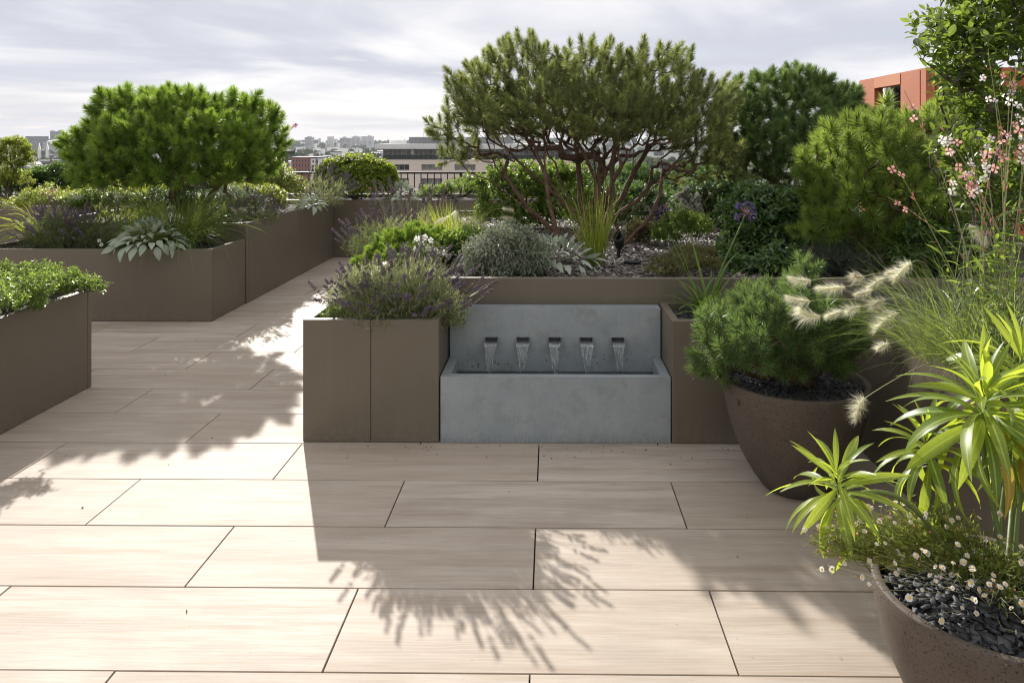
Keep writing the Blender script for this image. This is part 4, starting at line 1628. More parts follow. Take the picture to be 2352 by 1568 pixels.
ML_LAV = leaf_mat('lavender_leaves', (0.200, 0.230, 0.130), (0.335, 0.355, 0.195), (0.46, 0.49, 0.20), 0.34, 0.65, 0.2)
ML_LAVD = leaf_mat('lavender_leaves_green', (0.095, 0.125, 0.062), (0.170, 0.195, 0.090), (0.30, 0.34, 0.11), 0.30, 0.65, 0.2)
ML_SAGE = leaf_mat('sage_leaves', (0.150, 0.175, 0.120), (0.250, 0.275, 0.195), (0.28, 0.31, 0.17), 0.25, 0.7, 0.2)
ML_WOOL = leaf_mat('woolly_leaves', (0.310, 0.360, 0.285), (0.420, 0.465, 0.380), (0.32, 0.37, 0.23), 0.20, 0.85, 0.1)
ML_SILV = leaf_mat('silver_leaves', (0.36, 0.38, 0.33), (0.52, 0.53, 0.48), (0.40, 0.40, 0.32), 0.25, 0.8, 0.1)
ML_GRASS = leaf_mat('fountain_grass', (0.085, 0.130, 0.038), (0.160, 0.210, 0.062), (0.34, 0.43, 0.08), 0.40, 0.40, 0.4)
ML_GRASSY = leaf_mat('yellow_grass', (0.110, 0.150, 0.022), (0.200, 0.225, 0.040), (0.48, 0.55, 0.06), 0.45, 0.40, 0.4)
ML_STRAP = leaf_mat('strap_leaves', (0.065, 0.130, 0.028), (0.125, 0.195, 0.042), (0.34, 0.50, 0.07), 0.42, 0.32, 0.45)
ML_EUPH = leaf_mat('honey_spurge_leaves', (0.080, 0.150, 0.026), (0.185, 0.240, 0.040), (0.56, 0.66, 0.06), 0.48, 0.40, 0.42)
ML_OLDL = leaf_mat('old_spurge_leaves', (0.22, 0.15, 0.03), (0.34, 0.24, 0.05), (0.6, 0.42, 0.06), 0.4, 0.5, 0.3)
ML_THYME = leaf_mat('brownish_thyme', (0.080, 0.075, 0.030), (0.150, 0.145, 0.050), (0.24, 0.24, 0.07), 0.3, 0.6, 0.2)
ML_ROSE = leaf_mat('grey_green_needles', (0.080, 0.115, 0.080), (0.145, 0.185, 0.125), (0.20, 0.26, 0.13), 0.28, 0.55, 0.3)
MF_LAV = leaf_mat('lavender_buds', (0.175, 0.138, 0.130), (0.195, 0.150, 0.220), (0.22, 0.15, 0.24), 0.2, 0.8, 0.1)
MF_AGA = leaf_mat('agapanthus_florets', (0.045, 0.032, 0.085), (0.090, 0.064, 0.165), (0.13, 0.09, 0.24), 0.25, 0.6, 0.2)
MF_PLUME = leaf_mat('grass_plume', (0.58, 0.54, 0.38), (0.74, 0.70, 0.54), (0.82, 0.77, 0.58), 0.5, 0.8, 0.1)
MF_WHITE = leaf_mat('white_petals', (0.70, 0.68, 0.66), (0.80, 0.78, 0.75), (0.75, 0.72, 0.68), 0.4, 0.6, 0.2)
MF_PINK = leaf_mat('pink_petals', (0.62, 0.27, 0.27), (0.78, 0.42, 0.40), (0.80, 0.40, 0.36), 0.45, 0.6, 0.2)
MF_BLUSH = leaf_mat('blush_petals', (0.78, 0.66, 0.64), (0.84, 0.80, 0.78), (0.85, 0.74, 0.72), 0.45, 0.6, 0.2)
MF_RED = leaf_mat('crimson_petals', (0.32, 0.03, 0.06), (0.42, 0.05, 0.10), (0.5, 0.05, 0.1), 0.3, 0.6, 0.2)
MF_YEL = plain('yellow_disc', (0.72, 0.42, 0.03), 0.7)
M_REDSTEM = plain('reddish_stem', (0.24, 0.12, 0.065), 0.6)
M_SLATEC = leaf_mat('slate_chips', (0.095, 0.080, 0.072), (0.290, 0.248, 0.220), (0.0, 0.0, 0.0), 0.0, 0.5, 0.45)
M_SLATED = leaf_mat('dark_slate_chips', (0.022, 0.023, 0.027), (0.085, 0.087, 0.094), (0.0, 0.0, 0.0), 0.0, 0.60, 0.4)

SOIL = {k: PL[k][4] - s for k, s in zip('ABCDEFHRJ', (0.05, 0.05, 0.05, 0.05, 0.06, 0.05, 0.045, 0.05, 0.05))}


# ================================================================== slate chips
def chip_t(rng):
    k = 5
    a = np.sort(rng.uniform(0, 6.28, k))
    r = rng.uniform(0.32, 0.55, k)
    top = np.stack((np.cos(a) * r, np.sin(a) * r * 0.7, 0.05 + rng.normal(0, 0.02, k)), -1)
    bot = top * (1.05, 1.05, 0) - (0, 0, 0.05)
    q = np.array([(i, (i + 1) % k, k + (i + 1) % k, k + i) for i in range(k)])[:, ::-1]
    return np.concatenate((top, bot)), [q, np.arange(k)[None]], None


CHIP = [chip_t(np.random.default_rng(q)) for q in range(7)]


def chips(parent, region, n, z, size, seed, mat, name='slate_chips', bump_=0.012):
    rng = np.random.default_rng(seed)
    P = region(rng, n)
    P = np.concatenate((P, (z + rng.uniform(0, bump_, len(P)) + 0.006 * np.sin(P[:, 0] * 13) * np.cos(P[:, 1] * 11))[:, None]), 1)
    D = unit(np.array((0, 0, 1.0)) + rng.normal(0, 0.30, (len(P), 3)))
    idx = rng.integers(0, len(CHIP), len(P))
    V, F, segs = merge(CHIP, idx, P, frames(D, rng), size * rng.uniform(0.45, 1.3, len(P)))
    tt = rng.random(len(P)) ** 1.4
    t = np.concatenate([np.repeat(tt[s], m) for s, m in segs])
    o = build(name, V, F, mat, parent, tint=t)
    o['kind'] = 'stuff'
    return o


def rect(x0, x1, y0, y1):
    return lambda rng, n: np.stack((rng.uniform(x0, x1, n), rng.uniform(y0, y1, n)), -1)


def disc(x, y, r):
    def f(rng, n):
        a, q = rng.uniform(0, 6.283, n), r * np.sqrt(rng.random(n))
        return np.stack((x + q * np.cos(a), y + q * np.sin(a)), -1)
    return f


planters = {round(o['_w'][0] * 1000) * 1 + round(o['_w'][1] * 7): o for o in COL.objects if o.name.startswith('metal_planter')}
PLO = {}
for o in COL.objects:
    if o.name.startswith('metal_planter'):
        for k_, p in PL.items():
            if abs((p[0] + p[1]) / 2 - o['_w'][0]) < 1e-4 and abs((p[2] + p[3]) / 2 - o['_w'][1]) < 1e-4:
                PLO[k_] = o
chips(PLO['E'], rect(-1.1, 2.2, 4.22, 8.1), 15000, SOIL['E'] + 0.002, 0.040, 1, M_SLATEC)
chips(PLO['H'], rect(0.66, 1.48, 3.77, 4.12), 900, SOIL['H'] + 0.002, 0.030, 2, M_SLATED)
chips(PLO['F'], rect(-1.21, -0.62, 3.77, 4.12), 500, SOIL['F'] + 0.001, 0.024, 3, M_SLATED)
chips(PLO['B'], rect(-4.88, -2.93, 6.25, 6.84), 1500, SOIL['B'] + 0.001, 0.030, 4, M_SLATED)
chips(PLO['R'], rect(1.58, 2.4, 2.0, 4.1), 2600, SOIL['R'] + 0.001, 0.034, 5, M_SLATED)
chips(pot1, disc(POT1[0], POT1[1], POT1[2] * 0.89), 2300, POT1[3] * 0.925 - 0.004, 0.032, 6, M_SLATED)
chips(pot2, disc(POT2[0], POT2[1], POT2[2] * 0.89), 1700, POT2[3] * 0.925 - 0.010, 0.040, 7, M_SLATED, bump_=0.024)

# ================================================================== pines
rg = np.random.default_rng
TUF_MAIN = [needle_tuft(rg(q), 160, 0.105, 0.058, 0.0036, 86, 12) for q in range(4)]
TUF_LEFT = [needle_tuft(rg(10 + q), 190, 0.060, 0.082, 0.0046, 100, 5) for q in range(4)]
TUF_FINE = [needle_tuft(rg(20 + q), 190, 0.050, 0.060, 0.0030, 100, 5) for q in range(4)]
TUF_POT = [needle_tuft(rg(30 + q), 110, 0.045, 0.042, 0.0022, 98, 8) for q in range(4)]

Y = 6.35
main_lumps = [lump(1125, 219, Y, 78, 95), lump(1195, 174, Y + .1, 95, 78), lump(1270, 259, Y - .3, 120, 95), lump(1345, 199, Y, 118, 92), lump(1390, 274, Y - .45, 115, 85), lump(1490, 209, Y + .1, 118, 100),
              lump(1560, 264, Y - .2, 105, 90), lump(1620, 269, Y + .1, 62, 85), lump(1068, 275, Y, 52, 40), lump(1040, 322, Y - .1, 42, 34), lump(1140, 275, Y - .35, 80, 52), lump(1200, 285, Y + .45, 130, 60),
              lump(1440, 290, Y + .4, 140, 60), lump(1600, 320, Y - .2, 75, 55), lump(1500, 300, Y - .45, 85, 48), lump(1655, 290, Y, 38, 55), lump(1030, 368, Y - .1, 36, 26), lump(1010, 300, Y, 22, 30), lump(1075, 350, Y + .1, 40, 20), lump(1640, 375, Y - .1, 60, 45), lump(1590, 410, Y, 40, 26)]
mb_ = G(1372, 556, SOIL['E'])
pine('pine_tree', 'wide open-crowned pine with many bare reddish limbs fanning up behind the fountain', mb_, main_lumps, 1900, 3, ML_PINE, TUF_MAIN, 20, (0.8, 1.25), 0.45,
     mind=0.092, outward=0.65, shell=0.62, zmin=-0.45, rough=0.17, bare=[lump(1200, 330, 6.2, 150, 50), lump(1450, 330, 6.2, 170, 50), lump(1330, 310, 6.3, 150, 60), lump(1090, 335, 6.3, 60, 28), lump(1600, 370, 6.2, 70, 36)], n_bare=320, r0=0.0021, power=0.52, rmax=0.034, spread=0.52, rise=0.24, wig=0.022, depth=0.64, base_r=0.13, low=0.03, reject=0.5)

Y = 7.25
left_lumps = [lump(300, 272, Y, 88, 68), lump(255, 262, Y, 38, 45), lump(420, 272, Y - .1, 118, 62), lump(400, 252, Y + .3, 80, 45), lump(545, 284, Y, 92, 65), lump(240, 345, Y, 88, 58), lump(350, 335, Y - .5, 125, 68), lump(480, 330, Y - .45, 125, 70),
              lump(598, 292, Y, 58, 52), lump(590, 345, Y - .1, 60, 42), lump(220, 385, Y, 48, 30), lump(300, 388, Y - .3, 85, 32), lump(225, 400, Y - .2, 55, 26), lump(520, 388, Y - .3, 50, 26), lump(590, 385, Y - .1, 45, 28), lump(450, 300, Y + .5, 130, 60), lump(330, 290, Y + .4, 110, 60), lump(480, 275, Y, 85, 55), lump(350, 280, Y - .1, 80, 55), lump(500, 350, Y - .4, 110, 48), lump(260, 408, Y - .4, 90, 26), lump(400, 405, Y - .6, 95, 22), lump(545, 402, Y - .5, 60, 20), lump(630, 320, Y, 24, 40)]
lb = W(478, 478, 7.5)
lb[2] = SOIL['C']
pine('pine_tree', 'rounded bright green pine with reddish trunks in the left planters', lb, left_lumps, 2000, 7, ML_PINEL, TUF_LEFT, 11, (0.85, 1.2), 0.6,
     mind=0.101, shell=0.66, zmin=-0.5, rough=0.06, r0=0.0026, power=0.52, rmax=0.036, spread=0.5, rise=0.24, wig=0.03, depth=0.6, base_r=0.16, reject=0.55)

Y = 6.9
g2 = [lump(1830, 245, Y, 110, 82), lump(1760, 290, Y - .1, 98, 85), lump(1915, 270, Y, 70, 75), lump(1720, 370, Y - .2, 80, 80), lump(1830, 350, Y - .4, 130, 95), lump(1955, 330, Y - .1, 50, 70), lump(1855, 195, Y, 40, 38), lump(1690, 300, Y, 45, 60), lump(1685, 235, Y, 45, 55), lump(1955, 300, Y, 45, 60), lump(1780, 215, Y, 70, 50), lump(1880, 300, Y - .3, 90, 80)]
b_ = W(1810, 500, Y)
b_[2] = SOIL['E']
pine('pine_tree', 'dense dark green pine dome between the spreading pine and orange building', b_, g2, 1700, 11, ML_PINED, TUF_LEFT, 6, (0.75, 1.1), 0.6, shell=0.7, zmin=-0.5, r0=0.003, limit=300, mind=0.088, rough=0.09)

Y = 4.75
g1 = [lump(2000, 360, Y, 110, 95), lump(2075, 335, Y, 95, 78), lump(2140, 360, Y + .1, 70, 100), lump(1915, 410, Y, 62, 85), lump(2080, 430, Y - .2, 120, 110), lump(1985, 460, Y - .15, 110, 75), lump(1900, 470, Y, 50, 50), lump(2025, 270, Y, 24, 26), lump(2130, 500, Y - .1, 90, 80), lump(1960, 540, Y - .1, 80, 45), lump(2060, 550, Y - .2, 90, 50), lump(2180, 430, Y + .2, 70, 110), lump(2000, 420, Y + .5, 120, 120), lump(2200, 560, Y, 80, 60), lump(1945, 345, Y, 80, 62), lump(1885, 380, Y, 50, 60), lump(2150, 310, Y + .1, 60, 60), lump(1900, 520, Y - .1, 60, 50)]
b_ = W(2045, 600, Y)
b_[2] = SOIL['E']
pine('pine_tree', 'yellow-green long-needled pine dome under the orange building at right', b_, g1, 1600, 13, ML_PINEY, TUF_FINE, 6, (1.1, 1.55), 0.75, shell=0.75, zmin=-0.5, r0=0.003, limit=300, mind=0.092, rough=0.10)

Y = POT1[1]
pp = [lump(1800, 820, Y - .10, 110, 40), lump(1880, 825, Y - .08, 70, 36), lump(1700, 790, Y - .1, 80, 45), lump(1785, 735, Y - .05, 95, 60), lump(1660, 765, Y - .05, 62, 45), lump(1855, 755, Y - .12, 95, 75), lump(1920, 770, Y, 60, 68), lump(1635, 835, Y - .05, 38, 36), lump(1730, 800, Y - .2, 85, 48), lump(1840, 675, Y + .05, 42, 50), lump(1755, 690, Y + .1, 70, 36),
      lump(1690, 730, Y + .05, 55, 38), lump(1655, 870, Y - .05, 18, 16), lump(1838, 840, Y - .22, 22, 15), lump(1758, 838, Y - .24, 20, 14), lump(1850, 625, Y + .1, 20, 30)]
pine('dwarf_pine', 'low dark dwarf pine spilling over the round pot beside the fountain', (POT1[0] + .03, POT1[1] + .04, POT1[3] * 0.92), pp, 800, 17, ML_PINED, TUF_POT, 7, (0.95, 1.35), 0.6, shell=0.6, zmin=-0.6, r0=0.0022,
     rmax=0.022, spread=0.6, rise=0.2, cat='dwarf pine', base_r=0.04, limit=300, mind=0.046, rough=0.14)

Y = 5.1
mg = [lump(905, 562, Y, 45, 34), lump(868, 592, Y - .1, 36, 28), lump(950, 552, Y, 50, 36), lump(1000, 560, Y, 45, 34), lump(838, 610, Y - .15, 26, 20), lump(930, 595, Y - .2, 70, 34), lump(870, 625, Y - .25, 50, 26)]
b_ = W(930, 620, Y)
b_[2] = SOIL['E']
TUF_MUGO = [needle_tuft(rg(40 + q), 70, 0.05, 0.036, 0.0030, 85, 18) for q in range(4)]
pine('dwarf_pine', 'tight bright green dwarf pine mound behind the fountain lavender', b_, mg, 480, 19, ML_PINEL, TUF_MUGO, 5, (0.75, 1.1), 0.6, shell=0.7, r0=0.002, rmax=0.015, cat='dwarf pine', limit=200)

# ================================================================== shrubs
LS = [leaf_small(0.55, 0.10, 0.12), leaf_small(0.48, 0.14, 0.05)]
LM = [leaf_t(0.40, 3, 0.14, 0.8, 0.8), leaf_t(0.44, 3, 0.18, 0.4, 0.8), leaf_t(0.36, 3, 0.12, 1.1, 0.85)]
LPH = [leaf_t(0.34, 4, 0.16, 1.1, 0.85), leaf_t(0.30, 4, 0.16, 0.7, 0.85)]
LN = [leaf_t(0.22, 3, 0.16, 0.7, 0.9), leaf_t(0.26, 3, 0.12, 0.4, 0.9)]
LO = [leaf_t(0.48, 4, 0.14, 0.35, 0.9), leaf_t(0.42, 4, 0.18, 0.6, 0.9), leaf_t(0.52, 4, 0.10, 0.15, 0.95)]


def at(px, y, key):
    p = W(px, 500, y)
    p[2] = SOIL[key]
    return p


# trailing shrub in the nearest left planter
Y = 4.1
tl_ = [lump(-60, 690, 3.7, 120, 50), lump(40, 660, 4.0, 95, 42), lump(115, 640, 4.25, 70, 30), lump(30, 635, 4.3, 70, 30), lump(150, 655, 4.3, 48, 22), lump(190, 652, 4.35, 26, 12), lump(222, 655, 4.32, 20, 8),
       lump(185, 628, 4.35, 18, 7), lump(120, 612, 4.4, 22, 8), lump(55, 608, 4.4, 24, 8), lump(75, 690, 3.95, 45, 14), lump(0, 615, 4.3, 40, 18), lump(95, 615, 4.35, 50, 18), lump(150, 632, 4.38, 44, 16), lump(205, 645, 4.4, 34, 14), lump(236, 655, 4.36, 16, 7), lump(170, 615, 4.4, 14, 6)]
shrub('trailing_shrub', 'glossy small-leaved shrub trailing over the nearest left planter', at(20, 4.1, 'A'), tl_, 820, 12, 0.026, LS, ML_GLOSS, 23, limit=300, stems=6, up=0.5, shell=0.5, twig=0.07, r0=0.0012)

# bed B
lavm = (ML_LAV, M_STEMP, MF_LAV)
lavg = (ML_LAVD, M_STEMG, MF_LAV)
lavender('lavender', 'dark purple lavender clump beside the lambs ear in the low left planter', at(170, 6.5, 'B'), 0.50, 0.24, 0.36, 9500, 150, 29, lavg, 0.045, (0.08, 0.18), limit=150, spike_s=1.3)
rosette('lambs_ear', 'large woolly lambs ear hanging over the front of the low left planter', at(345, 6.30, 'B') + (0, 0, 0.03), 150, 0.118, 31, ML_WOOL, 0.42, 'lambs ear clumps', 'lambs ear', (5, 120), 0.23, 0.9, drop=0.0, up=0.17)
t = thing('agapanthus', at(420, 6.35, 'B'), 'short strappy green leaves between lambs ear and the planter corner', 'plant', 'agapanthus plants')
rng = rg(37)


def strap(parent, base, az, L, w, lean, droop, mat, name='leaf', seg=9, fold=0.25, tint=0.5):
    D = np.array((math.cos(az) * math.sin(lean), math.sin(az) * math.sin(lean), math.cos(lean)))
    P = np.array(base, float)
    V = []
    sd = unit(np.cross(D, (0.01, 0.02, 1.0)))
    for i in range(seg + 1):
        s = i / seg
        hw = w / 2 * (min(1, 0.6 + s * 2)) * (1 - s ** 3) ** 0.8
        nrm = np.cross(sd, D)
        V += [P - sd * hw + nrm * hw * fold, P, P + sd * hw + nrm * hw * fold]
        D = unit(D + np.array((0, 0, -droop * (0.2 + 1.5 * s) / seg)))
        P = P + D * L / seg
    F = []
    for i in range(seg):
        a = i * 3
        F += [(a, a + 1, a + 4, a + 3), (a + 1, a + 2, a + 5, a + 4)]
    build(name, np.array(V), np.array(F), mat, parent, tint=np.full(len(V), tint), smooth=True)
    return P


for q in range(22):
    strap(t, np.array(t['_w']) + (rng.normal(0, .03), rng.normal(0, .03), 0), rng.uniform(0, 6.28), rng.uniform(0.18, 0.30), 0.022, rng.uniform(0.5, 1.1), rng.uniform(1.0, 2.2), ML_STRAP, tint=rng.random())


def grass(name, label, base, n, L, w, lean, droop, seed, mat, spread=0.08, plumes=0, plume_L=0.6, plume_pts=None, group=None, az=None, az_spread=math.pi, twist=0.03, psize=1.0, plume_lean=0.5, pbend=0.8):
    rng = np.random.default_rng(seed)
    t = thing(name, base, label, 'ornamental grass', group)
    V, F, tint, P, D = blades(rng, base, n, L, w, lean, droop, spread, az=az, az_spread=az_spread, twist=twist)
    o = build('blades', V, F, mat, t, tint=tint)
    o['kind'] = 'stuff'
    pts = list(plume_pts or [])
    for q in range(plumes):
        a = rng.uniform(0, 6.28)
        pts.append(np.array(base) + (math.cos(a) * plume_L * plume_lean, math.sin(a) * plume_L * plume_lean * 0.7, plume_L * rng.uniform(0.75, 1.05)))
    if pts:
        PT = [plume_t(rg(q + 60), 0.075 + 0.016 * q, 430, 0.040 + 0.005 * q, 0.0007, 0.3 + 0.35 * q) for q in range(3)]
        tubes = []
        pos, dirs = [], []
        for e in pts:
            e = np.array(e, float)
            b0 = np.array(base) + (rng.normal(0, spread * .4), rng.normal(0, spread * .4), 0)
            hor = (e - b0) * (1, 1, 0)
            dz = e[2] - b0[2]
            pts_ = bezier(b0, b0 + hor * 0.25 + (0, 0, dz * 0.75), b0 + hor * 0.65 + (0, 0, dz * (1.0 + 0.12 * pbend)), e, 12)
            tubes.append(tube(pts_, 0.0011, 3))
            dd = unit(pts_[-1] - pts_[-2])
            pos.append(e)
            dirs.append(dd)
        V, F = join(tubes)
        o = build('plume_stalk', V, F, M_STEMP, t)
        o['kind'] = 'stuff'
        pos, dirs = np.array(pos), np.array(dirs)
        scatter(t, 'plume', PT, MF_PLUME, pos - dirs * 0.01, frames(dirs, rng), psize * rng.uniform(0.85, 1.15, len(pos)), rng.random(len(pos)), None, 300)
    return t


fg = 'fountain grass clumps'
grass('fountain_grass', 'dense arching green grass mound behind the lambs ear, below the rounded pine', at(405, 6.58, 'B'), 1100, 0.80, 0.0075, 0.80, 1.9, 41, ML_GRASS, 0.10, group=fg,
      plume_pts=[W(242, 438, 6.9), W(285, 452, 6.7), W(188, 452, 6.8), W(318, 470, 6.6), W(365, 452, 6.9)], psize=1.25)
grass('fountain_grass', 'pair of straw plumes leaning on the wall of the tall left planter', at(500, 7.15, 'C'), 170, 0.42, 0.006, 0.6, 1.4, 43, ML_GRASS, 0.07, group=fg, plume_pts=[W(530, 478, 6.95), W(548, 480, 7.0)], psize=1.2)
grass('yellow_grass', 'yellow-green arching grass at the far left end of the low planter', at(112, 6.7, 'B'), 70, 0.62, 0.012, 0.7, 2.3, 47, ML_GRASSY, 0.06, az=math.pi, az_spread=1.4)
grass('yellow_grass', 'upright yellowish blades in the lavender of the low left planter', at(140, 6.75, 'B'), 55, 0.36, 0.011, 0.4, 0.7, 48, ML_GRASSY, 0.10)
shrub('silver_wormwood', 'pale feathery wormwood behind the purple lavender at far left', at(95, 6.72, 'B'), [lump(95, 520, 6.72, 40, 30), lump(150, 505, 6.75, 40, 25)], 260, 14, 0.032, [leaf_small(0.25, 0.05, 0.1)], ML_SILV, 51, cat='plant', stems=0, twig=0.05)


def agapanthus(label, base, heads, n, L, w, seed, lean=(0.15, 0.9), droop=(0.5, 1.8), head_r=0.075, leaf_tint=None, extra=()):
    rng = np.random.default_rng(seed)
    t = thing('agapanthus', base, label, 'agapanthus', 'agapanthus plants')
    base = np.array(base, float)
    for q in range(n):
        strap(t, base + (rng.normal(0, .025), rng.normal(0, .02), 0), rng.uniform(0, 6.28), L * rng.uniform(0.6, 1.1), w * rng.uniform(0.75, 1.1), rng.uniform(*lean), rng.uniform(*droop), ML_STRAP, tint=rng.random())
    for (az, ln, ww, le, dr) in extra:
        strap(t, base + (rng.normal(0, .02), rng.normal(0, .02), 0), az, ln, ww, le, dr, ML_STRAP, tint=rng.random())
    for h in heads:
        h = np.array(h, float)
        pts = bezier(base, base + (h - base) * (0.2, 0.2, 0.4), base + (h - base) * (0.75, 0.75, 0.75), h, 10)
        V, F = tube(pts, np.linspace(0.0055, 0.0035, 10), 6)
        build('flower_stalk', V, F, M_STEMG, t, smooth=True)
        parts = []
        st = []
        for q in range(46):
            d = unit(rng.normal(0, 1, 3) + (0, 0, 0.25))
            if d[2] < -0.75:
                continue
            r_ = head_r * rng.uniform(0.5, 0.68)
            a = h + d * 0.004
            b = h + d * r_ + (0, 0, 0.004)
            st.append(tube([a, b], 0.0009, 3))
            # trumpet: narrow tube opening in six lobes
            x = unit(np.cross(d, rng.normal(0, 1, 3)))
            y = np.cross(d, x)
            ln = head_r * rng.uniform(0.38, 0.5)
            dd = unit(d + (0, 0, rng.uniform(-0.35, 0.1)))
            V = [b]
            for k in range(6):
                an = k * 1.0472
                V.append(b + dd * ln * 0.55 + (x * math.cos(an) + y * math.sin(an)) * 0.0048)
            for k in range(6):
                an = k * 1.0472
                V.append(b + dd * ln + (x * math.cos(an) + y * math.sin(an)) * 0.0135)
            F3 = [(0, 1 + k, 1 + (k + 1) % 6) for k in range(6)] + [(1 + k, 7 + k, 1 + (k + 1) % 6) for k in range(6)]
            parts.append((np.array(V), np.array(F3)))
        V, F = join(parts)
        tt = np.repeat(rng.random(len(parts)), 13)
        fh = build('flower_head', V, F, MF_AGA, t, tint=tt)
        V, F = join(st)
        build('pedicels', V, F, M_REDSTEM, fh, base=t['_w'])
    return t


agapanthus('purple agapanthus heads in front of the rounded left pine trunks', at(455, 7.1, 'C'), [W(450, 428, 7.1), W(462, 490, 6.98)], 14, 0.36, 0.022, 53, head_r=0.10)
# blades with orange tints under the left pine
for px, y, n_, lab, m_, sd in ((240, 7.2, 420, 'mixed green undergrowth behind the lambs ear below the left pine', ML_GLOSS, 211), (390, 7.4, 420, 'dark green undergrowth round the left pine trunks', ML_DARK, 212), (520, 7.6, 360, 'grey green undergrowth right of the left pine trunks', ML_ROSE, 213), (120, 7.3, 420, 'yellowish low undergrowth at the left end of the tall planter', ML_YEL, 214)):
    shrub('undergrowth', lab, at(px, y, 'C'), [lump(px, 452, y, 75, 26, .3), lump(px - 50, 462, y - .1, 50, 22, .25), lump(px + 50, 458, y - .1, 50, 24, .25)], n_, 12, 0.045, LN, m_, sd, cat='plant', stems=0, shell=0.4)
grass('montbretia', 'sword shaped leaves, some orange, under the left pine trunks', at(300, 7.5, 'C'), 90, 0.55, 0.022, 0.5, 0.5, 55, ML_GRASSY, 0.30)
lavender('lavender', 'lavender clump at the near corner of the tall left planter', at(575, 7.35, 'C'), 0.30, 0.30, 0.26, 3000, 130, 57, lavg, 0.04, (0.08, 0.18), limit=130, spike_s=1.1)
shrub('hebe', 'low lime green mound at the rim of the tall left planter', at(605, 8.0, 'C'), [lump(560, 440, 8.0, 48, 20, .25), lump(610, 450, 7.9, 45, 28, .25), lump(635, 470, 7.8, 26, 26, .2)], 420, 14, 0.036, [leaf_t(0.42, 2, 0.1, 0.3, 0.9)], ML_YEL, 59, stems=0, twig=0.03, open_=(35, 80), limit=150)
shrub('willow_leaved_shrub', 'light green narrow-leaved bush right of the left pine', at(625, 8.8, 'C'), [lump(620, 405, 8.8, 62, 42, .3), lump(590, 420, 8.7, 45, 36, .3), lump(655, 425, 8.7, 38, 45, .3), lump(630, 380, 8.9, 34, 26, .2)], 480, 14, 0.05, LN, ML_YEL, 61, stems=4, limit=200, flat=0.2)
rosette('lambs_ear', 'small woolly lambs ear at the rim near the end of the tall left planter', at(715, 8.6, 'C'), 34, 0.13, 63, ML_WOOL, 0.36, 'lambs ear clumps', 'lambs ear', (15, 105), 0.10, 0.9, up=0.10)
lavender('lavender', 'grey lavender clump spilling from the far end of the tall left planter', at(735, 9.2, 'C'), 0.36, 0.30, 0.42, 3600, 150, 65, lavm, 0.05, (0.12, 0.24), limit=150, spike_s=1.2, lean=(0.25, 0, 0))

# far left corner
shrub('tall_shrub', 'tall yellow-green shrub cut by the left edge behind the low planter', at(15, 9.3, 'J'), [lump(0, 365, 9.3, 62, 45), lump(35, 350, 9.3, 45, 38), lump(55, 370, 9.2, 30, 32), lump(20, 410, 9.2, 58, 36), lump(-40, 380, 9.2, 60, 70), lump(30, 325, 9.3, 30, 18)], 900, 14, 0.034, LS, ML_YEL, 67, limit=0, stems=9, shell=0.5, r0=0.002)
shrub('round_shrub', 'clipped dark round shrub left of the rounded pine', at(128, 9.9, 'C'), [lump(130, 425, 9.9, 70, 50), lump(95, 415, 9.8, 36, 34), lump(175, 425, 9.9, 36, 40), lump(130, 395, 9.9, 50, 24)], 1000, 12, 0.042, LS, ML_DARK, 69, limit=0, stems=3, shell=0.8)
lavender('lavender', 'low grey tuft at the foot of the yellowish corner shrub', at(15, 8.9, 'J'), 0.35, 0.2, 0.15, 900, 20, 70, lavg, 0.05, (0.05, 0.1), limit=20)

for px, rx, lab, m_, sd in ((290, 90, 'sunlit yellowish bush behind the left pine near the dark round shrub', ML_YEL, 221), (420, 90, 'green bush behind the left pine trunks', ML_GLOSS, 222), (530, 60, 'loose yellow-green bush behind the right side of the left pine', ML_YEL, 223)):
    shrub('back_shrub', lab, at(px, 9.25, 'C'), [lump(px, 428, 9.25, rx, 30, .3), lump(px - rx * .5, 420, 9.2, rx * .6, 26, .25), lump(px + rx * .5, 415, 9.2, rx * .6, 28, .25)], 420, 12, 0.05, LS, m_, sd, stems=3, shell=0.5)

for px, rx, lab, sd in ((60, 60, 'leafy bush at the left end of the back planter near the corner shrub', 231), (260, 90, 'leafy bush in the back planter behind the left side of the round pine', 232), (420, 90, 'leafy bush in the back planter behind the middle of the round pine', 233), (560, 70, 'leafy bush in the back planter behind the right side of the round pine', 234)):
    shrub('back_shrub', lab, at(px, 10.2, 'D'), [lump(px, 425, 10.2, rx, 36, .35), lump(px - rx * .5, 415, 10.2, rx * .6, 28, .3), lump(px + rx * .5, 412, 10.2, rx * .6, 30, .3)], 420, 12, 0.05, LS, ML_GLOSS, sd, stems=3, shell=0.5)

# back planter D
ph = at(818, 10.15, 'D')
shrub('photinia', 'domed shrub with drooping yellow-tipped leaves in the back planter', ph, [lump(818, 405, 10.15, 92, 52), lump(775, 412, 10.1, 50, 42), lump(864, 412, 10.1, 48, 42), lump(820, 425, 10.0, 88, 38)], 900, 10, 0.092, LPH, ML_PHOT, 71, rough=0.02, limit=300, stems=6, shell=0.82, flat=0.30, up=0.55, twig=0.06, open_=(35, 75), zmin=-0.25, reject=0.8)
rosette('lambs_ear', 'silvery lambs ear rosette in the back planter below the railing', at(925, 9.95, 'D'), 52, 0.17, 73, ML_WOOL, 0.40, 'lambs ear clumps', 'lambs ear', (8, 100), 0.12, 0.8, up=0.16)
shrub('small_leaved_shrub', 'low small-leaved shrub beside the lambs ear under the railing', at(1035, 10.1, 'D'), [lump(1000, 438, 10.1, 42, 20, .3), lump(1055, 432, 10.1, 55, 24, .3), lump(1100, 435, 10.1, 40, 22, .3)], 520, 12, 0.034, LS, ML_GLOSS, 75, stems=4, shell=0.55)
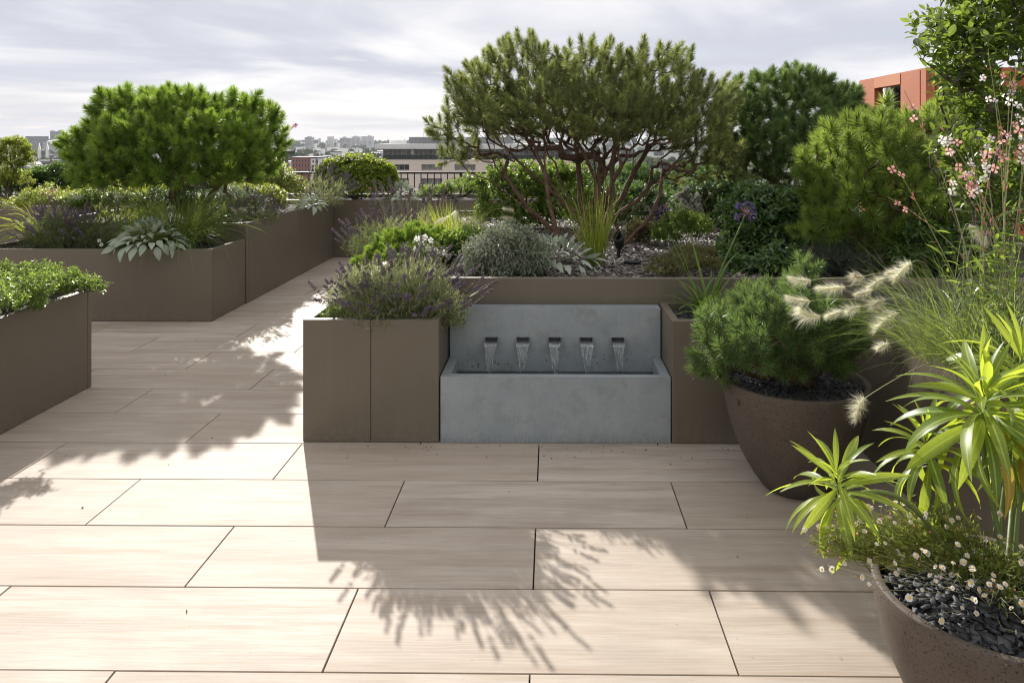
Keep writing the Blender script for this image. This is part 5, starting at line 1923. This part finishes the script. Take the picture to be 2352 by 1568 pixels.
for px, r_, ry_, lab, m_, sd in ((1250, 60, 34, 'bushy green shrub seen through the spreading pine limbs', ML_GLOSS, 76), (1420, 90, 40, 'dark bush behind the right limbs of the spreading pine', ML_DARK, 77), (1590, 90, 52, 'dark broad bush at the right end of the back planter', ML_DARK, 78)):
    shrub('back_shrub', lab, at(px, 10.1, 'D'), [lump(px, 420, 10.1, r_, ry_, .4), lump(px + r_ * .5, 405, 10.1, r_ * .7, ry_ * .8, .35), lump(px - r_ * .5, 425, 10.1, r_ * .7, ry_ * .7, .35)], 520, 12, 0.05, LS, m_, sd, stems=4, shell=0.6)

# bed E, behind the fountain
e_ = lambda px, y: at(px, y, 'E')
shrub('leafy_shrub', 'loose yellow-green shrub between the lavender and the spreading pine trunks', e_(1190, 7.2), [lump(1150, 440, 7.2, 60, 58), lump(1210, 430, 7.2, 70, 62), lump(1280, 430, 7.3, 60, 66), lump(1130, 490, 7.1, 48, 45), lump(1200, 500, 7.0, 75, 42), lump(1260, 480, 7.1, 65, 60), lump(1100, 415, 7.3, 36, 22), lump(1170, 395, 7.3, 60, 30), lump(1290, 395, 7.4, 70, 36), lump(1330, 450, 7.3, 55, 50)], 1150, 12, 0.042, LS, ML_GLOSS, 81, stems=8, shell=0.5, limit=200)
lavender('lavender', 'tall thin lavender with pale stems in front of the back planter wall', e_(945, 6.1), 0.34, 0.30, 0.26, 4200, 75, 83, lavm, 0.045, (0.16, 0.36), limit=75, spike_s=1.3, fan=0.7)
grass('bunny_tail_grass', 'clump with creamy round plumes above the green dwarf pine', e_(1040, 5.35), 380, 0.42, 0.006, 0.45, 0.9, 85, ML_GRASSY, 0.10, group=fg,
      plume_pts=[W(1048, 486, 5.3), W(1022, 502, 5.25), W(1062, 505, 5.3), W(1078, 500, 5.35), W(1014, 545, 5.2), W(1155, 480, 5.4), W(1150, 500, 5.4), W(1096, 515, 5.3)], psize=1.0, pbend=0.6)
shrub('sage', 'grey-green narrow-leaved sage mound at the front of the raised bed', e_(1160, 4.62), [lump(1160, 570, 4.6, 100, 58, .26), lump(1100, 590, 4.6, 50, 42, .22), lump(1215, 590, 4.6, 62, 42, .24), lump(1165, 535, 4.65, 62, 26, .2), lump(1150, 610, 4.45, 95, 26, .14)],
      760, 10, 0.052, [leaf_t(0.17, 4, 0.12, 1.0, 0.95), leaf_t(0.15, 4, 0.12, 0.6, 0.95)], ML_SAGE, 87, cat='sage', limit=300, stems=4, shell=0.55, flat=0.15, open_=(30, 80), twig=0.09, r0=0.0013)
rosette('lambs_ear', 'grey lambs ear sprawling right of the sage mound toward the grass', e_(1275, 4.85), 95, 0.115, 89, ML_WOOL, 0.34, 'lambs ear clumps', 'lambs ear', (5, 95), 0.22, 0.9, up=0.12)
shrub('white_campion', 'white flowered sprigs above the fountain lavender', e_(985, 4.72), [lump(985, 580, 4.72, 40, 30, .15)], 60, 8, 0.04, LN, ML_LAVD, 90, cat='plant', stems=2)
FL4 = [None]


def petals_t(n, r, w, cup, inner=0.0, seed=0, jitter=0.15):
    """A flower facing +z: n petals, each a folded quad."""
    rng = np.random.default_rng(seed)
    V, F = [], []
    for i in range(n):
        a = i * 2 * math.pi / n + rng.normal(0, jitter * 0.4)
        d = np.array((math.cos(a), math.sin(a), 0))
        x = np.array((-d[1], d[0], 0))
        rr = r * rng.uniform(0.85, 1.1)
        k = len(V)
        zt = cup + rng.normal(0, jitter * r * 0.6)
        V += [d * inner, d * rr * 0.45 + x * w * 0.30 + (0, 0, cup * 0.4), d * rr * 0.78 + x * w * 0.5 + (0, 0, zt * 0.8), d * rr + (0, 0, zt), d * rr * 0.78 - x * w * 0.5 + (0, 0, zt * 0.8), d * rr * 0.45 - x * w * 0.30 + (0, 0, cup * 0.4)]
        F.append((k, k + 1, k + 2, k + 3, k + 4, k + 5))
    return np.array(V, float), [np.array(F)], None


FLW = [petals_t(5, 0.019, 0.015, 0.004, 0.001, q) for q in range(3)]
tcam = [o for o in COL.objects if o.name.startswith('white_campion')][0]
pts = np.array([W(px, py, 4.7 + q * 0.01) for q, (px, py) in enumerate(((958, 548), (968, 560), (975, 545), (982, 570), (955, 572), (1000, 575), (1008, 585), (1020, 580), (990, 552), (1030, 588)))])
scatter(tcam, 'flower', FLW, MF_WHITE, pts, frames(np.array([(rng.normal(0, .4), -1, rng.uniform(0.1, 0.8)) for _ in pts]), rng), np.full(len(pts), 1.15), rng.random(len(pts)))
V, F = join([tube([p - (0, -0.02, 0.11), p - (0, -0.005, 0.04), p], 0.001, 3) for p in pts])
build('flower_stem', V, F, M_STEMG, tcam)

grass('sword_grass', 'upright bright green grass tuft in the slate chips before the spreading pine', e_(1368, 4.92), 120, 0.62, 0.0085, 0.42, 0.55, 91, ML_GRASSY, 0.055, twist=0.02)
# garden spotlight and its cable
M_BLK = plain('black_plastic', (0.012, 0.012, 0.013), 0.4)
p = W(1421, 590, 5.25)
p[2] = SOIL['E']
sp_ = thing('garden_spotlight', p, 'black garden spike light on slate chips right of the upright grass', 'spotlight')
V, F = tube([p + (0, 0, 0.07), p + (0.004, -0.01, 0.10), p + (0.0, -0.03, 0.13), p + (-0.01, -0.05, 0.165), p + (-0.012, -0.055, 0.168)], [0.020, 0.036, 0.037, 0.038, 0.030], 16)
build('lamp_head', V, [F, np.arange(16)[None], np.arange(16)[None, ::-1] + 64], M_BLK, sp_, smooth=False)
V, F = tube([p + (0, 0, -0.05), p + (0, 0, 0.03), p + (0.002, 0, 0.075)], [0.004, 0.012, 0.014], 8)
build('spike', V, F, M_BLK, sp_)
pts_ = [p + (0.01, 0, 0.05), p + (0.05, -0.06, 0.03), p + (0.09, -0.16, 0.012), p + (0.15, -0.2, 0.014), p + (0.22, -0.17, 0.012)]
V, F = tube(pts_, 0.004, 6)
build('cable', V, F, M_BLK, sp_)
c_ = W(1452, 605, 4.95)
c_[2] = SOIL['E'] + 0.022
V, F = tube([c_ + (-0.055, 0.01, 0), c_ + (-0.05, 0.009, 0), c_ + (0.05, -0.01, 0), c_ + (0.055, -0.011, 0)], [0.006, 0.014, 0.014, 0.006], 10)
cc = build('cable_connector', V, F, M_BLK, None, base=c_)
tag(cc, 'black cable connector lying on slate chips beside the spotlight', 'connector')

shrub('thyme', 'brownish straggling thyme over the front rim of the raised bed', e_(1560, 4.6), [lump(1570, 598, 4.6, 80, 22, .16), lump(1530, 615, 4.5, 55, 16, .12), lump(1620, 605, 4.55, 50, 24, .14), lump(1600, 575, 4.9, 60, 16, .15)], 480, 14, 0.017, LS, ML_THYME, 93, cat='plant', stems=0, twig=0.05)
shrub('small_juniper', 'small feathery olive bush on the slate chips left of the round box', e_(1468, 6.1), [lump(1465, 535, 6.1, 36, 34), lump(1490, 525, 6.1, 26, 24)], 260, 16, 0.026, [leaf_small(0.28, 0.05, 0.1)], ML_THYME, 95, stems=5, twig=0.07, up=0.8)
shrub('box_ball', 'small round box bush with sunlit top beside agapanthus heads', e_(1565, 5.9), [lump(1565, 515, 5.9, 46, 42), lump(1530, 535, 5.85, 40, 28), lump(1600, 520, 6.0, 40, 36)], 620, 12, 0.022, LS, ML_GLOSS, 97, stems=0, shell=0.75)
agapanthus('dark violet agapanthus heads above the round box bush', e_(1525, 6.2), [W(1510, 482, 6.1), W(1525, 497, 6.0), W(1500, 503, 6.05)], 10, 0.3, 0.018, 99, head_r=0.065)
shrub('silver_wormwood', 'white silvery upright plant behind the round box bush', e_(1575, 6.7), [lump(1563, 462, 6.7, 14, 26, .06), lump(1578, 455, 6.7, 12, 32, .06), lump(1600, 462, 6.7, 12, 24, .06), lump(1590, 480, 6.7, 30, 14, .1)], 130, 16, 0.028, [leaf_small(0.4, 0.05, 0.1)], ML_SILV, 101, cat='plant', stems=3, twig=0.04)
shrub('broad_leaved_shrub', 'large dark shrub with pointed leaves right of the slate chip clearing', e_(1750, 5.3), [lump(1740, 500, 5.3, 90, 72), lump(1700, 545, 5.2, 60, 55), lump(1790, 530, 5.2, 75, 72), lump(1810, 470, 5.4, 65, 55), lump(1740, 445, 5.4, 65, 34), lump(1690, 480, 5.5, 45, 40), lump(1760, 590, 5.05, 75, 40), lump(1715, 608, 4.7, 60, 32, .14), lump(1800, 600, 4.6, 75, 42, .16), lump(1670, 575, 4.9, 36, 26, .12)],
      820, 10, 0.066, LM, ML_DARK, 103, limit=300, stems=6, shell=0.55, rough=0.16, flat=0.25, open_=(35, 80), twig=0.08)
for px, py, y, rx, rz, lab, sd in ((1900, 585, 4.55, 62, 48, 'feathery grey-green rosemary below the yellow-green pine', 105), (2010, 600, 4.45, 70, 50, 'rosemary in shade under the yellow-green pine, right of another', 106)):
    shrub('rosemary', lab, e_(px, y), [lump(px, py, y, rx, rz), lump(px - rx * .5, py + 12, y, rx * .6, rz * .7), lump(px + rx * .4, py - 18, y, rx * .5, rz * .7)], 260, 26, 0.034, [leaf_small(0.10, 0.02, 0.06)], ML_ROSE, sd, cat='rosemary', stems=4, twig=0.16, up=0.8, open_=(35, 60), shell=0.4)

for px, py, y, rx, rz, lab, m_, sd in ((1640, 450, 7.4, 90, 70, 'dark mixed bush under the right side of the spreading pine', ML_DARK, 201), (1950, 560, 5.9, 130, 80, 'dark undergrowth bush below the two pine domes', ML_DARK, 202), (2150, 560, 4.4, 110, 70, 'dark undergrowth bush behind the cream plumes', ML_DARK, 203),
                                   (1060, 560, 5.0, 60, 34, 'small dark filler bush between the green dwarf pine and the sage', ML_GLOSS, 206), (1420, 460, 7.9, 110, 46, 'dark bush behind the trunks of the spreading pine', ML_DARK, 207),
                                   (2250, 480, 6.0, 130, 110, 'dark bush behind the gaura wands at right', ML_DARK, 204), (1840, 520, 6.3, 120, 90, 'dark bush behind the large pointed-leaved shrub', ML_DARK, 205)):
    shrub('undergrowth_bush', lab, e_(px, y), [lump(px, py, y, rx, rz), lump(px - rx * .5, py + 20, y, rx * .7, rz * .8), lump(px + rx * .5, py - 10, y + .1, rx * .7, rz * .8), lump(px, py + rz, y, rx * 1.1, rz * .7)], 700, 11, 0.055, LM, m_, sd, stems=4, shell=0.6)

lavender('lavender', 'dark lavender clump on the left edge of the raised bed behind the green dwarf pine', e_(830, 5.6) + (0.1, 0, 0), 0.24, 0.30, 0.22, 2600, 40, 215, lavg, 0.045, (0.10, 0.25), limit=60, spike_s=1.3)

# bed F and H
lavender('lavender', 'big lavender clump spilling over the planter box left of the fountain', at(905, 3.93, 'F') + (0.02, 0, -0.02), 0.38, 0.23, 0.34, 22000, 235, 107, lavm, 0.042, (0.07, 0.18), limit=230, spike_s=1.15, fan=1.15, lean=(0.12, 0.06, 0), stem_r=0.0011)
shrub('seedling_plant', 'bright green small-leaved ground plant in the left corner of the lavender box', at(765, 3.86, 'F'), [lump(770, 712, 3.85, 36, 18, .07), lump(800, 706, 3.9, 25, 14, .06)], 60, 9, 0.026, LN, ML_GLOSS, 109, cat='plant', stems=0)
hb = at(1622, 3.97, 'H')
agapanthus('agapanthus with one violet head in the box right of the fountain', hb, [W(1712, 492, 3.85)], 48, 0.28, 0.026, 111, (0.2, 1.15), (0.7, 2.0), 0.066,
           extra=((2.9, 0.62, 0.026, 0.30, 0.25), (2.8, 0.55, 0.024, 0.38, 0.3), (0.5, 0.45, 0.026, 0.4, 1.2), (0.2, 0.42, 0.024, 0.45, 1.6), (2.4, 0.48, 0.028, 0.25, 0.4)))

# ================================================================== right planter R
r_ = lambda px, y: at(px, y, 'R')
olb = r_(2250, 2.95)
shrub('tall_evergreen', 'tall evergreen bush with oval leathery leaves in the upper right corner', olb, [lump(2210, 60, 2.85, 88, 95, .26), lump(2300, 90, 2.9, 100, 120, .3), lump(2200, 160, 2.85, 70, 75, .22), lump(2280, 250, 2.9, 95, 100, .28), lump(2195, 330, 2.9, 48, 60, .2), lump(2340, 10, 2.9, 100, 110, .3), lump(2250, -60, 2.9, 110, 90, .3), lump(2330, 380, 2.95, 80, 110, .25), lump(2250, 430, 2.95, 60, 70, .2), lump(2130, 105, 2.8, 26, 22, .08), lump(2110, 50, 2.8, 20, 18, .06)],
      520, 9, 0.052, LO, ML_OLIVE, 121, cat='evergreen bush', limit=300, stems=7, shell=0.35, twig=0.13, open_=(30, 70), up=0.7, r0=0.0013, bark=M_BARKG)
grass('fountain_grass', 'soft grass with cream bottlebrush plumes leaning left beside the pot pine', r_(2190, 2.8), 420, 0.50, 0.0032, 0.85, 1.5, 123, ML_GRASS, 0.14, group=fg, twist=0.05,
      plume_pts=[W(1858, 645, 2.6), W(1856, 692, 2.6), W(1880, 726, 2.55), W(1936, 660, 2.62), W(1982, 636, 2.62), W(2000, 668, 2.6), W(2030, 640, 2.65), W(2090, 606, 2.62), W(1930, 716, 2.5), W(1972, 705, 2.55), W(2030, 690, 2.6), W(2060, 622, 2.65), W(2038, 790, 2.55), W(1985, 915, 2.25), W(2230, 520, 2.7), W(2060, 720, 2.75)], psize=1.1, pbend=0.9)
grass('fountain_grass', 'long green grass behind the honey spurge at the right edge', r_(2320, 2.5), 520, 0.60, 0.0036, 0.80, 1.4, 125, ML_GRASS, 0.16, group=fg, twist=0.05)

# gaura: wands of pink and white butterflies
gb = r_(2290, 2.6)
gt = thing('gaura', gb, 'pink and white flowered wands rising at the right edge before the tall bush', 'flowering plant')
rng = rg(127)
tips = [(2095, 243, 2.2), (2170, 302, 2.35), (2058, 380, 2.3), (2068, 468, 2.25), (2215, 398, 2.35), (2228, 372, 2.3), (2258, 352, 2.4), (2300, 290, 2.3), (2318, 236, 2.35), (2280, 178, 2.4), (2345, 305, 2.25), (2210, 428, 2.4), (2290, 342, 2.4), (2350, 350, 2.3), (2245, 405, 2.3), (2370, 240, 2.3), (2330, 190, 2.5), (2180, 345, 2.5)]
stems_, bud, fl = [], [], []
for q, (px, py, y) in enumerate(tips):
    e = W(px, py, y)
    b0 = gb + (rng.normal(0, 0.06), rng.normal(0, 0.05), 0)
    c1 = b0 + (e - b0) * (0.15, 0.2, 0.45) + rng.normal(0, 0.02, 3)
    c2 = b0 + (e - b0) * (0.65, 0.7, 0.8) + rng.normal(0, 0.02, 3)
    top = e + unit(e - c2) * rng.uniform(0.04, 0.12)
    pts_ = bezier(b0, c1, c2, top, 20)
    stems_.append(tube(pts_, np.linspace(0.0026, 0.0009, 20), 5))
    for k in range(8):
        s = rng.uniform(0.55, 1.0)
        i = int(s * 18)
        p = pts_[i] + (pts_[i + 1] - pts_[i]) * rng.random()
        bud.append((p, unit(pts_[i + 1] - pts_[i] + rng.normal(0, 0.012, 3))))
    nfl = 2 if q in (0, 2, 3) else rng.integers(3, 6)
    for k in range(nfl):
        a = e + unit(rng.normal(0, 1, 3)) * rng.uniform(0.004, 0.05) + (0, 0, -0.018 * k)
        fl.append((a, rng.random() < (0.42 if q not in (0, 2, 3) else 0.9)))
V, F = join(stems_)
o = build('stem', V, F, M_STEMP, gt, smooth=True)
o['kind'] = 'stuff'
BUD = [(lambda V, F: (V, [F], None))(*tube([(0, 0, 0), (0, 0, 0.006), (0, 0, 0.016), (0, 0, 0.022)], [0.0006, 0.0022, 0.0018, 0.0003], 5))]
pb, db_ = np.array([b[0] for b in bud]), np.array([b[1] for b in bud])
scatter(gt, 'bud', BUD, MF_PINK, pb, frames(db_, rng), rng.uniform(0.5, 1.0, len(pb)), rng.random(len(pb)))
GF = []
for q in range(3):
    V, F, _ = petals_t(4, 0.019, 0.014, 0.003, 0.002, 70 + q)
    V = V[np.lexsort((np.arange(len(V)),))]
    # stamens hanging below
    st = [tube([(0, 0, 0), (0.003 * k - 0.006, -0.009, 0.006), (0.004 * k - 0.008, -0.016, 0.009)], [0.0007, 0.0004, 0.0004], 3) for k in range(4)]
    V2, F2 = join([(V, F)] + st)
    GF.append((V2, F2, None))
for pinkish, m_, nme in ((False, MF_BLUSH, 'flower'), (True, MF_PINK, 'flower')):
    ps = np.array([f[0] for f in fl if f[1] == pinkish])
    d = np.array([(rng.normal(-0.1, .5), -1, rng.normal(0.2, .5)) for _ in ps])
    scatter(gt, nme, GF, m_, ps, frames(d, rng), rng.uniform(0.55, 0.9, len(ps)), rng.random(len(ps)))
# narrow leaves on the lower wands
lp, ld = [], []
for q, (px, py, y) in enumerate(tips):
    e = W(px, py, y)
    for k in range(34):
        s = rng.uniform(0.0, 0.62)
        p = gb + (e - gb) * (s ** 1.25, s, s) + rng.normal(0, 0.035, 3)
        lp.append(p)
        ld.append(unit((rng.normal(0, 1), rng.normal(0, 1), 0.5)))
lp, ld = np.array(lp), np.array(ld)
scatter(gt, 'leaf', [leaf_t(0.2, 3, 0.1, 0.6, 0.9)], ML_OLIVE, lp, frames(ld, rng, True), rng.uniform(0.035, 0.075, len(lp)), rng.random(len(lp)), -lp[:, 1], 300, 'foliage')
# lone sprigs at left
for base_, tip_, lab, m_ in ((at(150, 6.7, 'B'), W(118, 440, 6.6), 'thin arching gaura wand with a pink flower above the left lavender', MF_PINK), (at(620, 8.2, 'C'), W(676, 290, 7.9), 'single dark red flower on a thin stem right of the left pine', MF_RED)):
    g_ = thing('gaura', base_, lab, 'flowering plant')
    pts_ = bezier(base_, base_ + (0, 0, .3), base_ + (tip_ - base_) * (0.3, 0.5, 0.8), tip_, 16)
    V, F = tube(pts_, np.linspace(0.003, 0.0015, 16), 5)
    build('stem', V, F, M_STEMP if m_ is MF_PINK else M_REDSTEM, g_, smooth=True)
    ps = np.array([tip_, tip_ + (0.02, 0, 0.012), tip_ + (-0.03, 0, -0.02), pts_[13]])
    scatter(g_, 'flower', GF, m_, ps, frames(np.array([(0.2, -1, 0.3)] * 4) + rng.normal(0, .3, (4, 3)), rng), np.array([1.3, 1.3, 1.0, 0.8]), rng.random(4))

# ================================================================== corner pot: honey spurge and daisies
pc = np.array((POT2[0], POT2[1], POT2[3] * 0.92))


def head(t, centre, axis, n, L, seed, mat=ML_EUPH):
    rng = np.random.default_rng(seed)
    tm = [leaf_t(q, 8, 0.16, z, 1.05, 0.03) for q, z in ((0.125, 0.45), (0.135, 0.85), (0.125, 1.2), (0.145, 1.6))]
    s = (np.arange(n) + 0.5) / n                        # 0 young, 1 old
    az = np.arange(n) * 2.39996
    th = np.radians(12 + 98 * s ** 0.8 + rng.normal(0, 6, n))
    Fm = frames(np.array([axis]), rng)[0]
    D = np.stack((np.cos(az) * np.sin(th), np.sin(az) * np.sin(th), np.cos(th)), -1) @ Fm.T
    P = centre - axis * (0.15 * L + s[:, None] * L * 0.55) + D * 0.006
    S = L * (0.66 + 0.46 * np.sin(np.clip(s * 1.6, 0, 1) * math.pi / 2)) * rng.uniform(0.88, 1.1, n)
    R = frames(D, rng, True)
    idx = np.clip((s * 3.99).astype(int) + rng.integers(-1, 2, n), 0, 3)
    mes = {}
    for i in range(n):
        old = s[i] > 0.82 and rng.random() < 0.07
        k = (idx[i], 9 if old else rng.integers(0, 4))
        if k not in mes:
            V, F, rb = tm[k[0]]
            mes[k] = build('leaf', V, F, ML_OLDL if old else mat, tint=np.full(len(V), min(0.9, 0.15 + 0.25 * k[1])), link=False, smooth=True, rib=rb)
        place('leaf', mes[k], t, R[i], P[i], float(S[i]))


eu = thing('honey_spurge', pc, 'honey spurge with glowing lime leaf whorls in the corner pot', 'plant')
heads = [((2265, 868, 1.93), (0.0, -0.15, 1), 60, 0.220), ((1918, 1068, 1.80), (-0.2, -0.25, 1), 38, 0.152), ((2125, 985, 2.05), (-0.15, -0.1, 1), 34, 0.155), ((2385, 930, 1.95), (0.15, -0.1, 1), 40, 0.17), ((2350, 790, 2.1), (0.1, 0, 1), 32, 0.22), ((2330, 1010, 2.15), (0, 0, 1), 26, 0.12)]
rng = rg(131)
for q, ((px, py, y), ax, n, L) in enumerate(heads):
    c = W(px, py, y)
    ax = unit(np.array(ax, float))
    b0 = pc + (rng.uniform(0.0, 0.10), rng.uniform(0.0, 0.10), -0.01)
    if q == 1:
        b0 = pc + (-0.03, 0.06, -0.01)
        pts_ = bezier(b0, b0 + (-0.10, 0.0, 0.20), c + (0.16, 0.02, -0.02), c - ax * L * 0.7, 14)
    else:
        pts_ = bezier(b0, b0 + (c - b0) * (0.1, 0.1, 0.4), c - ax * L * 1.4, c - ax * L * 0.2, 14)
    V, F = tube(pts_, np.linspace(0.0075, 0.0052, 14), 9)
    build('stem', V, F, M_STEMG, eu, smooth=True)
    head(eu, c, ax, n, L, 140 + q)

er = thing('fleabane', pc + (-0.1, 0, 0), 'white fleabane daisies trailing over the rim of the corner pot', 'daisies')
rng = rg(151)
lum = [lump(2080, 1225, 1.90, 95, 45, .10), lump(2180, 1235, 1.98, 110, 42, .09), lump(2250, 1300, 1.88, 90, 34, .08), lump(1990, 1215, 1.87, 75, 38, .08), lump(2320, 1290, 1.92, 70, 42, .08), lump(1920, 1225, 1.82, 55, 32, .05), lump(2150, 1180, 2.0, 90, 34, .06), lump(2330, 1370, 1.78, 40, 16, .05)]
lum += [lump(1900, 1250, 1.72, 50, 26, .05), lump(1960, 1240, 1.74, 60, 34, .06)]
P, Nn = sample_lumps(rng, lum, 1000, 0.25, -0.8, 0.2)
root = pc + (-0.02, 0.05, 0.0)
st, lp, ld = [], [], []
for p, nn in zip(P, Nn):
    j = root + (p - root) * rng.uniform(0.35, 0.75) + (0, 0, 0.01)
    if rng.random() < 0.5:
        a = P[rng.integers(len(P))]
        if np.linalg.norm(a - p) < 0.11:
            j = a
    m_ = (j + p) / 2 + rng.normal(0, 0.008, 3)
    st.append(tube([j, m_, p], 0.0007, 3))
    for k in range(5):
        s = rng.random()
        lp.append(j + (p - j) * s + rng.normal(0, 0.004, 3))
        ld.append(unit((p - j) + rng.normal(0, 0.05, 3)))
V, F = join(st)
o = build('stem', V, F, leaf_mat('fleabane_stems', (0.20, 0.22, 0.06), (0.34, 0.33, 0.10), (0.4, 0.45, 0.1), 0.3), er, tint=np.repeat(rng.random(len(st)), 9))
o['kind'] = 'stuff'
lp, ld = np.array(lp), np.array(ld)
scatter(er, 'foliage', [leaf_t(0.26, 2, 0.1, 0.5, 0.9)], ML_YEL, lp, frames(ld, rng, True), rng.uniform(0.010, 0.024, len(lp)), rng.random(len(lp)), None, 0, 'foliage')
DAISY = [petals_t(17, 0.0088, 0.0024, 0.0012, 0.0022, 90 + q, 0.1) for q in range(3)]
lum2 = [lump(2150, 1330, 1.72, 90, 40, .07), lump(2280, 1360, 1.74, 80, 46, .07), lump(2000, 1270, 1.72, 80, 40, .06)]
P2, N2 = sample_lumps(rng, lum2, 60, 0.1, -0.9, 0.0)
P, Nn = np.concatenate((P, P2)), np.concatenate((Nn, N2))
sel = np.concatenate((rng.permutation(len(P) - 60)[:85], np.arange(len(P) - 60, len(P) - 15)))
fd = unit(Nn[sel] * 0.5 + np.array((-0.1, -0.65, 0.7)) + rng.normal(0, 0.35, (len(sel), 3)))
fp = P[sel] + Nn[sel] * rng.uniform(0.006, 0.03, (len(sel), 1))
ex = np.array([W(px, py, y) for px, py, y in ((1911, 1306, 1.78), (2088, 1372, 1.66), (2162, 1425, 1.64), (2230, 1338, 1.72), (2348, 1385, 1.70), (2070, 1278, 1.8), (2130, 1270, 1.85), (2212, 1290, 1.8), (1930, 1240, 1.78), (2296, 1180, 1.95), (2345, 1290, 1.75))])
fp = np.concatenate((fp, ex))
fd = np.concatenate((fd, unit(np.array((0, -0.8, 0.5)) + rng.normal(0, 0.25, (len(ex), 3)))))
Rf = frames(fd, rng)
Sf = np.concatenate((rng.uniform(0.55, 0.95, len(sel)), np.full(len(ex), 1.05)))
scatter(er, 'daisy', DAISY, MF_WHITE, fp, Rf, Sf, rng.random(len(fp)), None, 300)
DISC = (lambda V, F: (V, [F], None))(*tube([(0, 0, 0), (0, 0, 0.0008), (0, 0, 0.0018), (0, 0, 0.0021)], [0.0030, 0.0031, 0.0020, 0.0002], 8))
scatter(er, 'daisy_centre', [DISC], MF_YEL, fp, Rf, Sf, rng.random(len(fp)), None, 300)
V, F = join([tube([root + (p - root) * 0.6 + (0, 0, -0.01), p - d * 0.03, p - d * 0.001], 0.0007, 3) for p, d in zip(fp, fd)])
o = build('flower_stem', V, F, M_STEMP, er)
o['kind'] = 'stuff'
sel = rng.permutation(len(P))[:90]
scatter(er, 'bud', [(lambda V, F: (V, [F], None))(*tube([(0, 0, 0), (0, 0, 0.002), (0, 0, 0.005)], [0.001, 0.0028, 0.0012], 6))], MF_PINK, P[sel], frames(Nn[sel], rng), rng.uniform(0.6, 1.1, 90), rng.random(90))
# tiny daisies on the front rim of the low left planter
sd = thing('fleabane', at(270, 6.26, 'B'), 'three tiny daisies at the rim of the low left planter', 'daisies')
ps = np.array([W(228, 553, 6.2), W(233, 562, 6.19), W(272, 554, 6.2)])
scatter(sd, 'daisy', DAISY, MF_WHITE, ps, frames(np.array([(0, -1, .4)] * 3, float), rng), np.full(3, 2.0), rng.random(3))
V, F = join([tube([np.array(sd['_w']) + (0, 0.02, 0), p + (0, .02, -.01), p], 0.0012, 3) for p in ps])
build('flower_stem', V, F, M_STEMG, sd)

# grit and small dry leaves lying on the tiles
rng = rg(401)
n = 150
P = np.stack((rng.uniform(-2.8, 1.4, n), 1.7 + rng.random(n) ** 0.8 * 6.0, np.full(n, 0.002)), -1)
near = rng.random(n) < 0.5
P[near, 0] = rng.uniform(-1.25, 1.0, near.sum())
P[near, 1] = 3.70 - np.abs(rng.normal(0, 0.10, near.sum()))
okp = ~((P[:, 1] > 3.715) & (P[:, 0] > -1.3)) & (np.hypot(P[:, 0] - POT1[0], P[:, 1] - POT1[1]) > 0.2)
P = P[okp]
V, F, segs = merge([leaf_small(0.4, 0.08, 0.1), CHIP[0]], rng.integers(0, 2, len(P)), P, frames(np.stack((rng.normal(0, 1, len(P)), rng.normal(0, 1, len(P)), np.full(len(P), 0.05)), -1), rng, True), rng.uniform(0.004, 0.016, len(P)))
o = build('leaf_litter', V, F, M_REDSTEM)
tag(o, 'scattered bits of dry leaf and grit on the tiles', 'leaf litter', kind='stuff')
# ================================================================== air
m, t, o = new_mat('thin_haze')
pv = N(t, 'ShaderNodeVolumePrincipled', Density=0.00010, Anisotropy=0.0)
pv.inputs['Color'].default_value = (0.80, 0.85, 0.95, 1)
t.links.new(pv.outputs[0], o.inputs['Volume'])
hz = box('haze', (-5200, 5200, -1100, 4900, -33, 75), m)
tag(hz, kind='stuff')
for o in list(COL.objects):
    if '_w' in o:
        del o['_w']
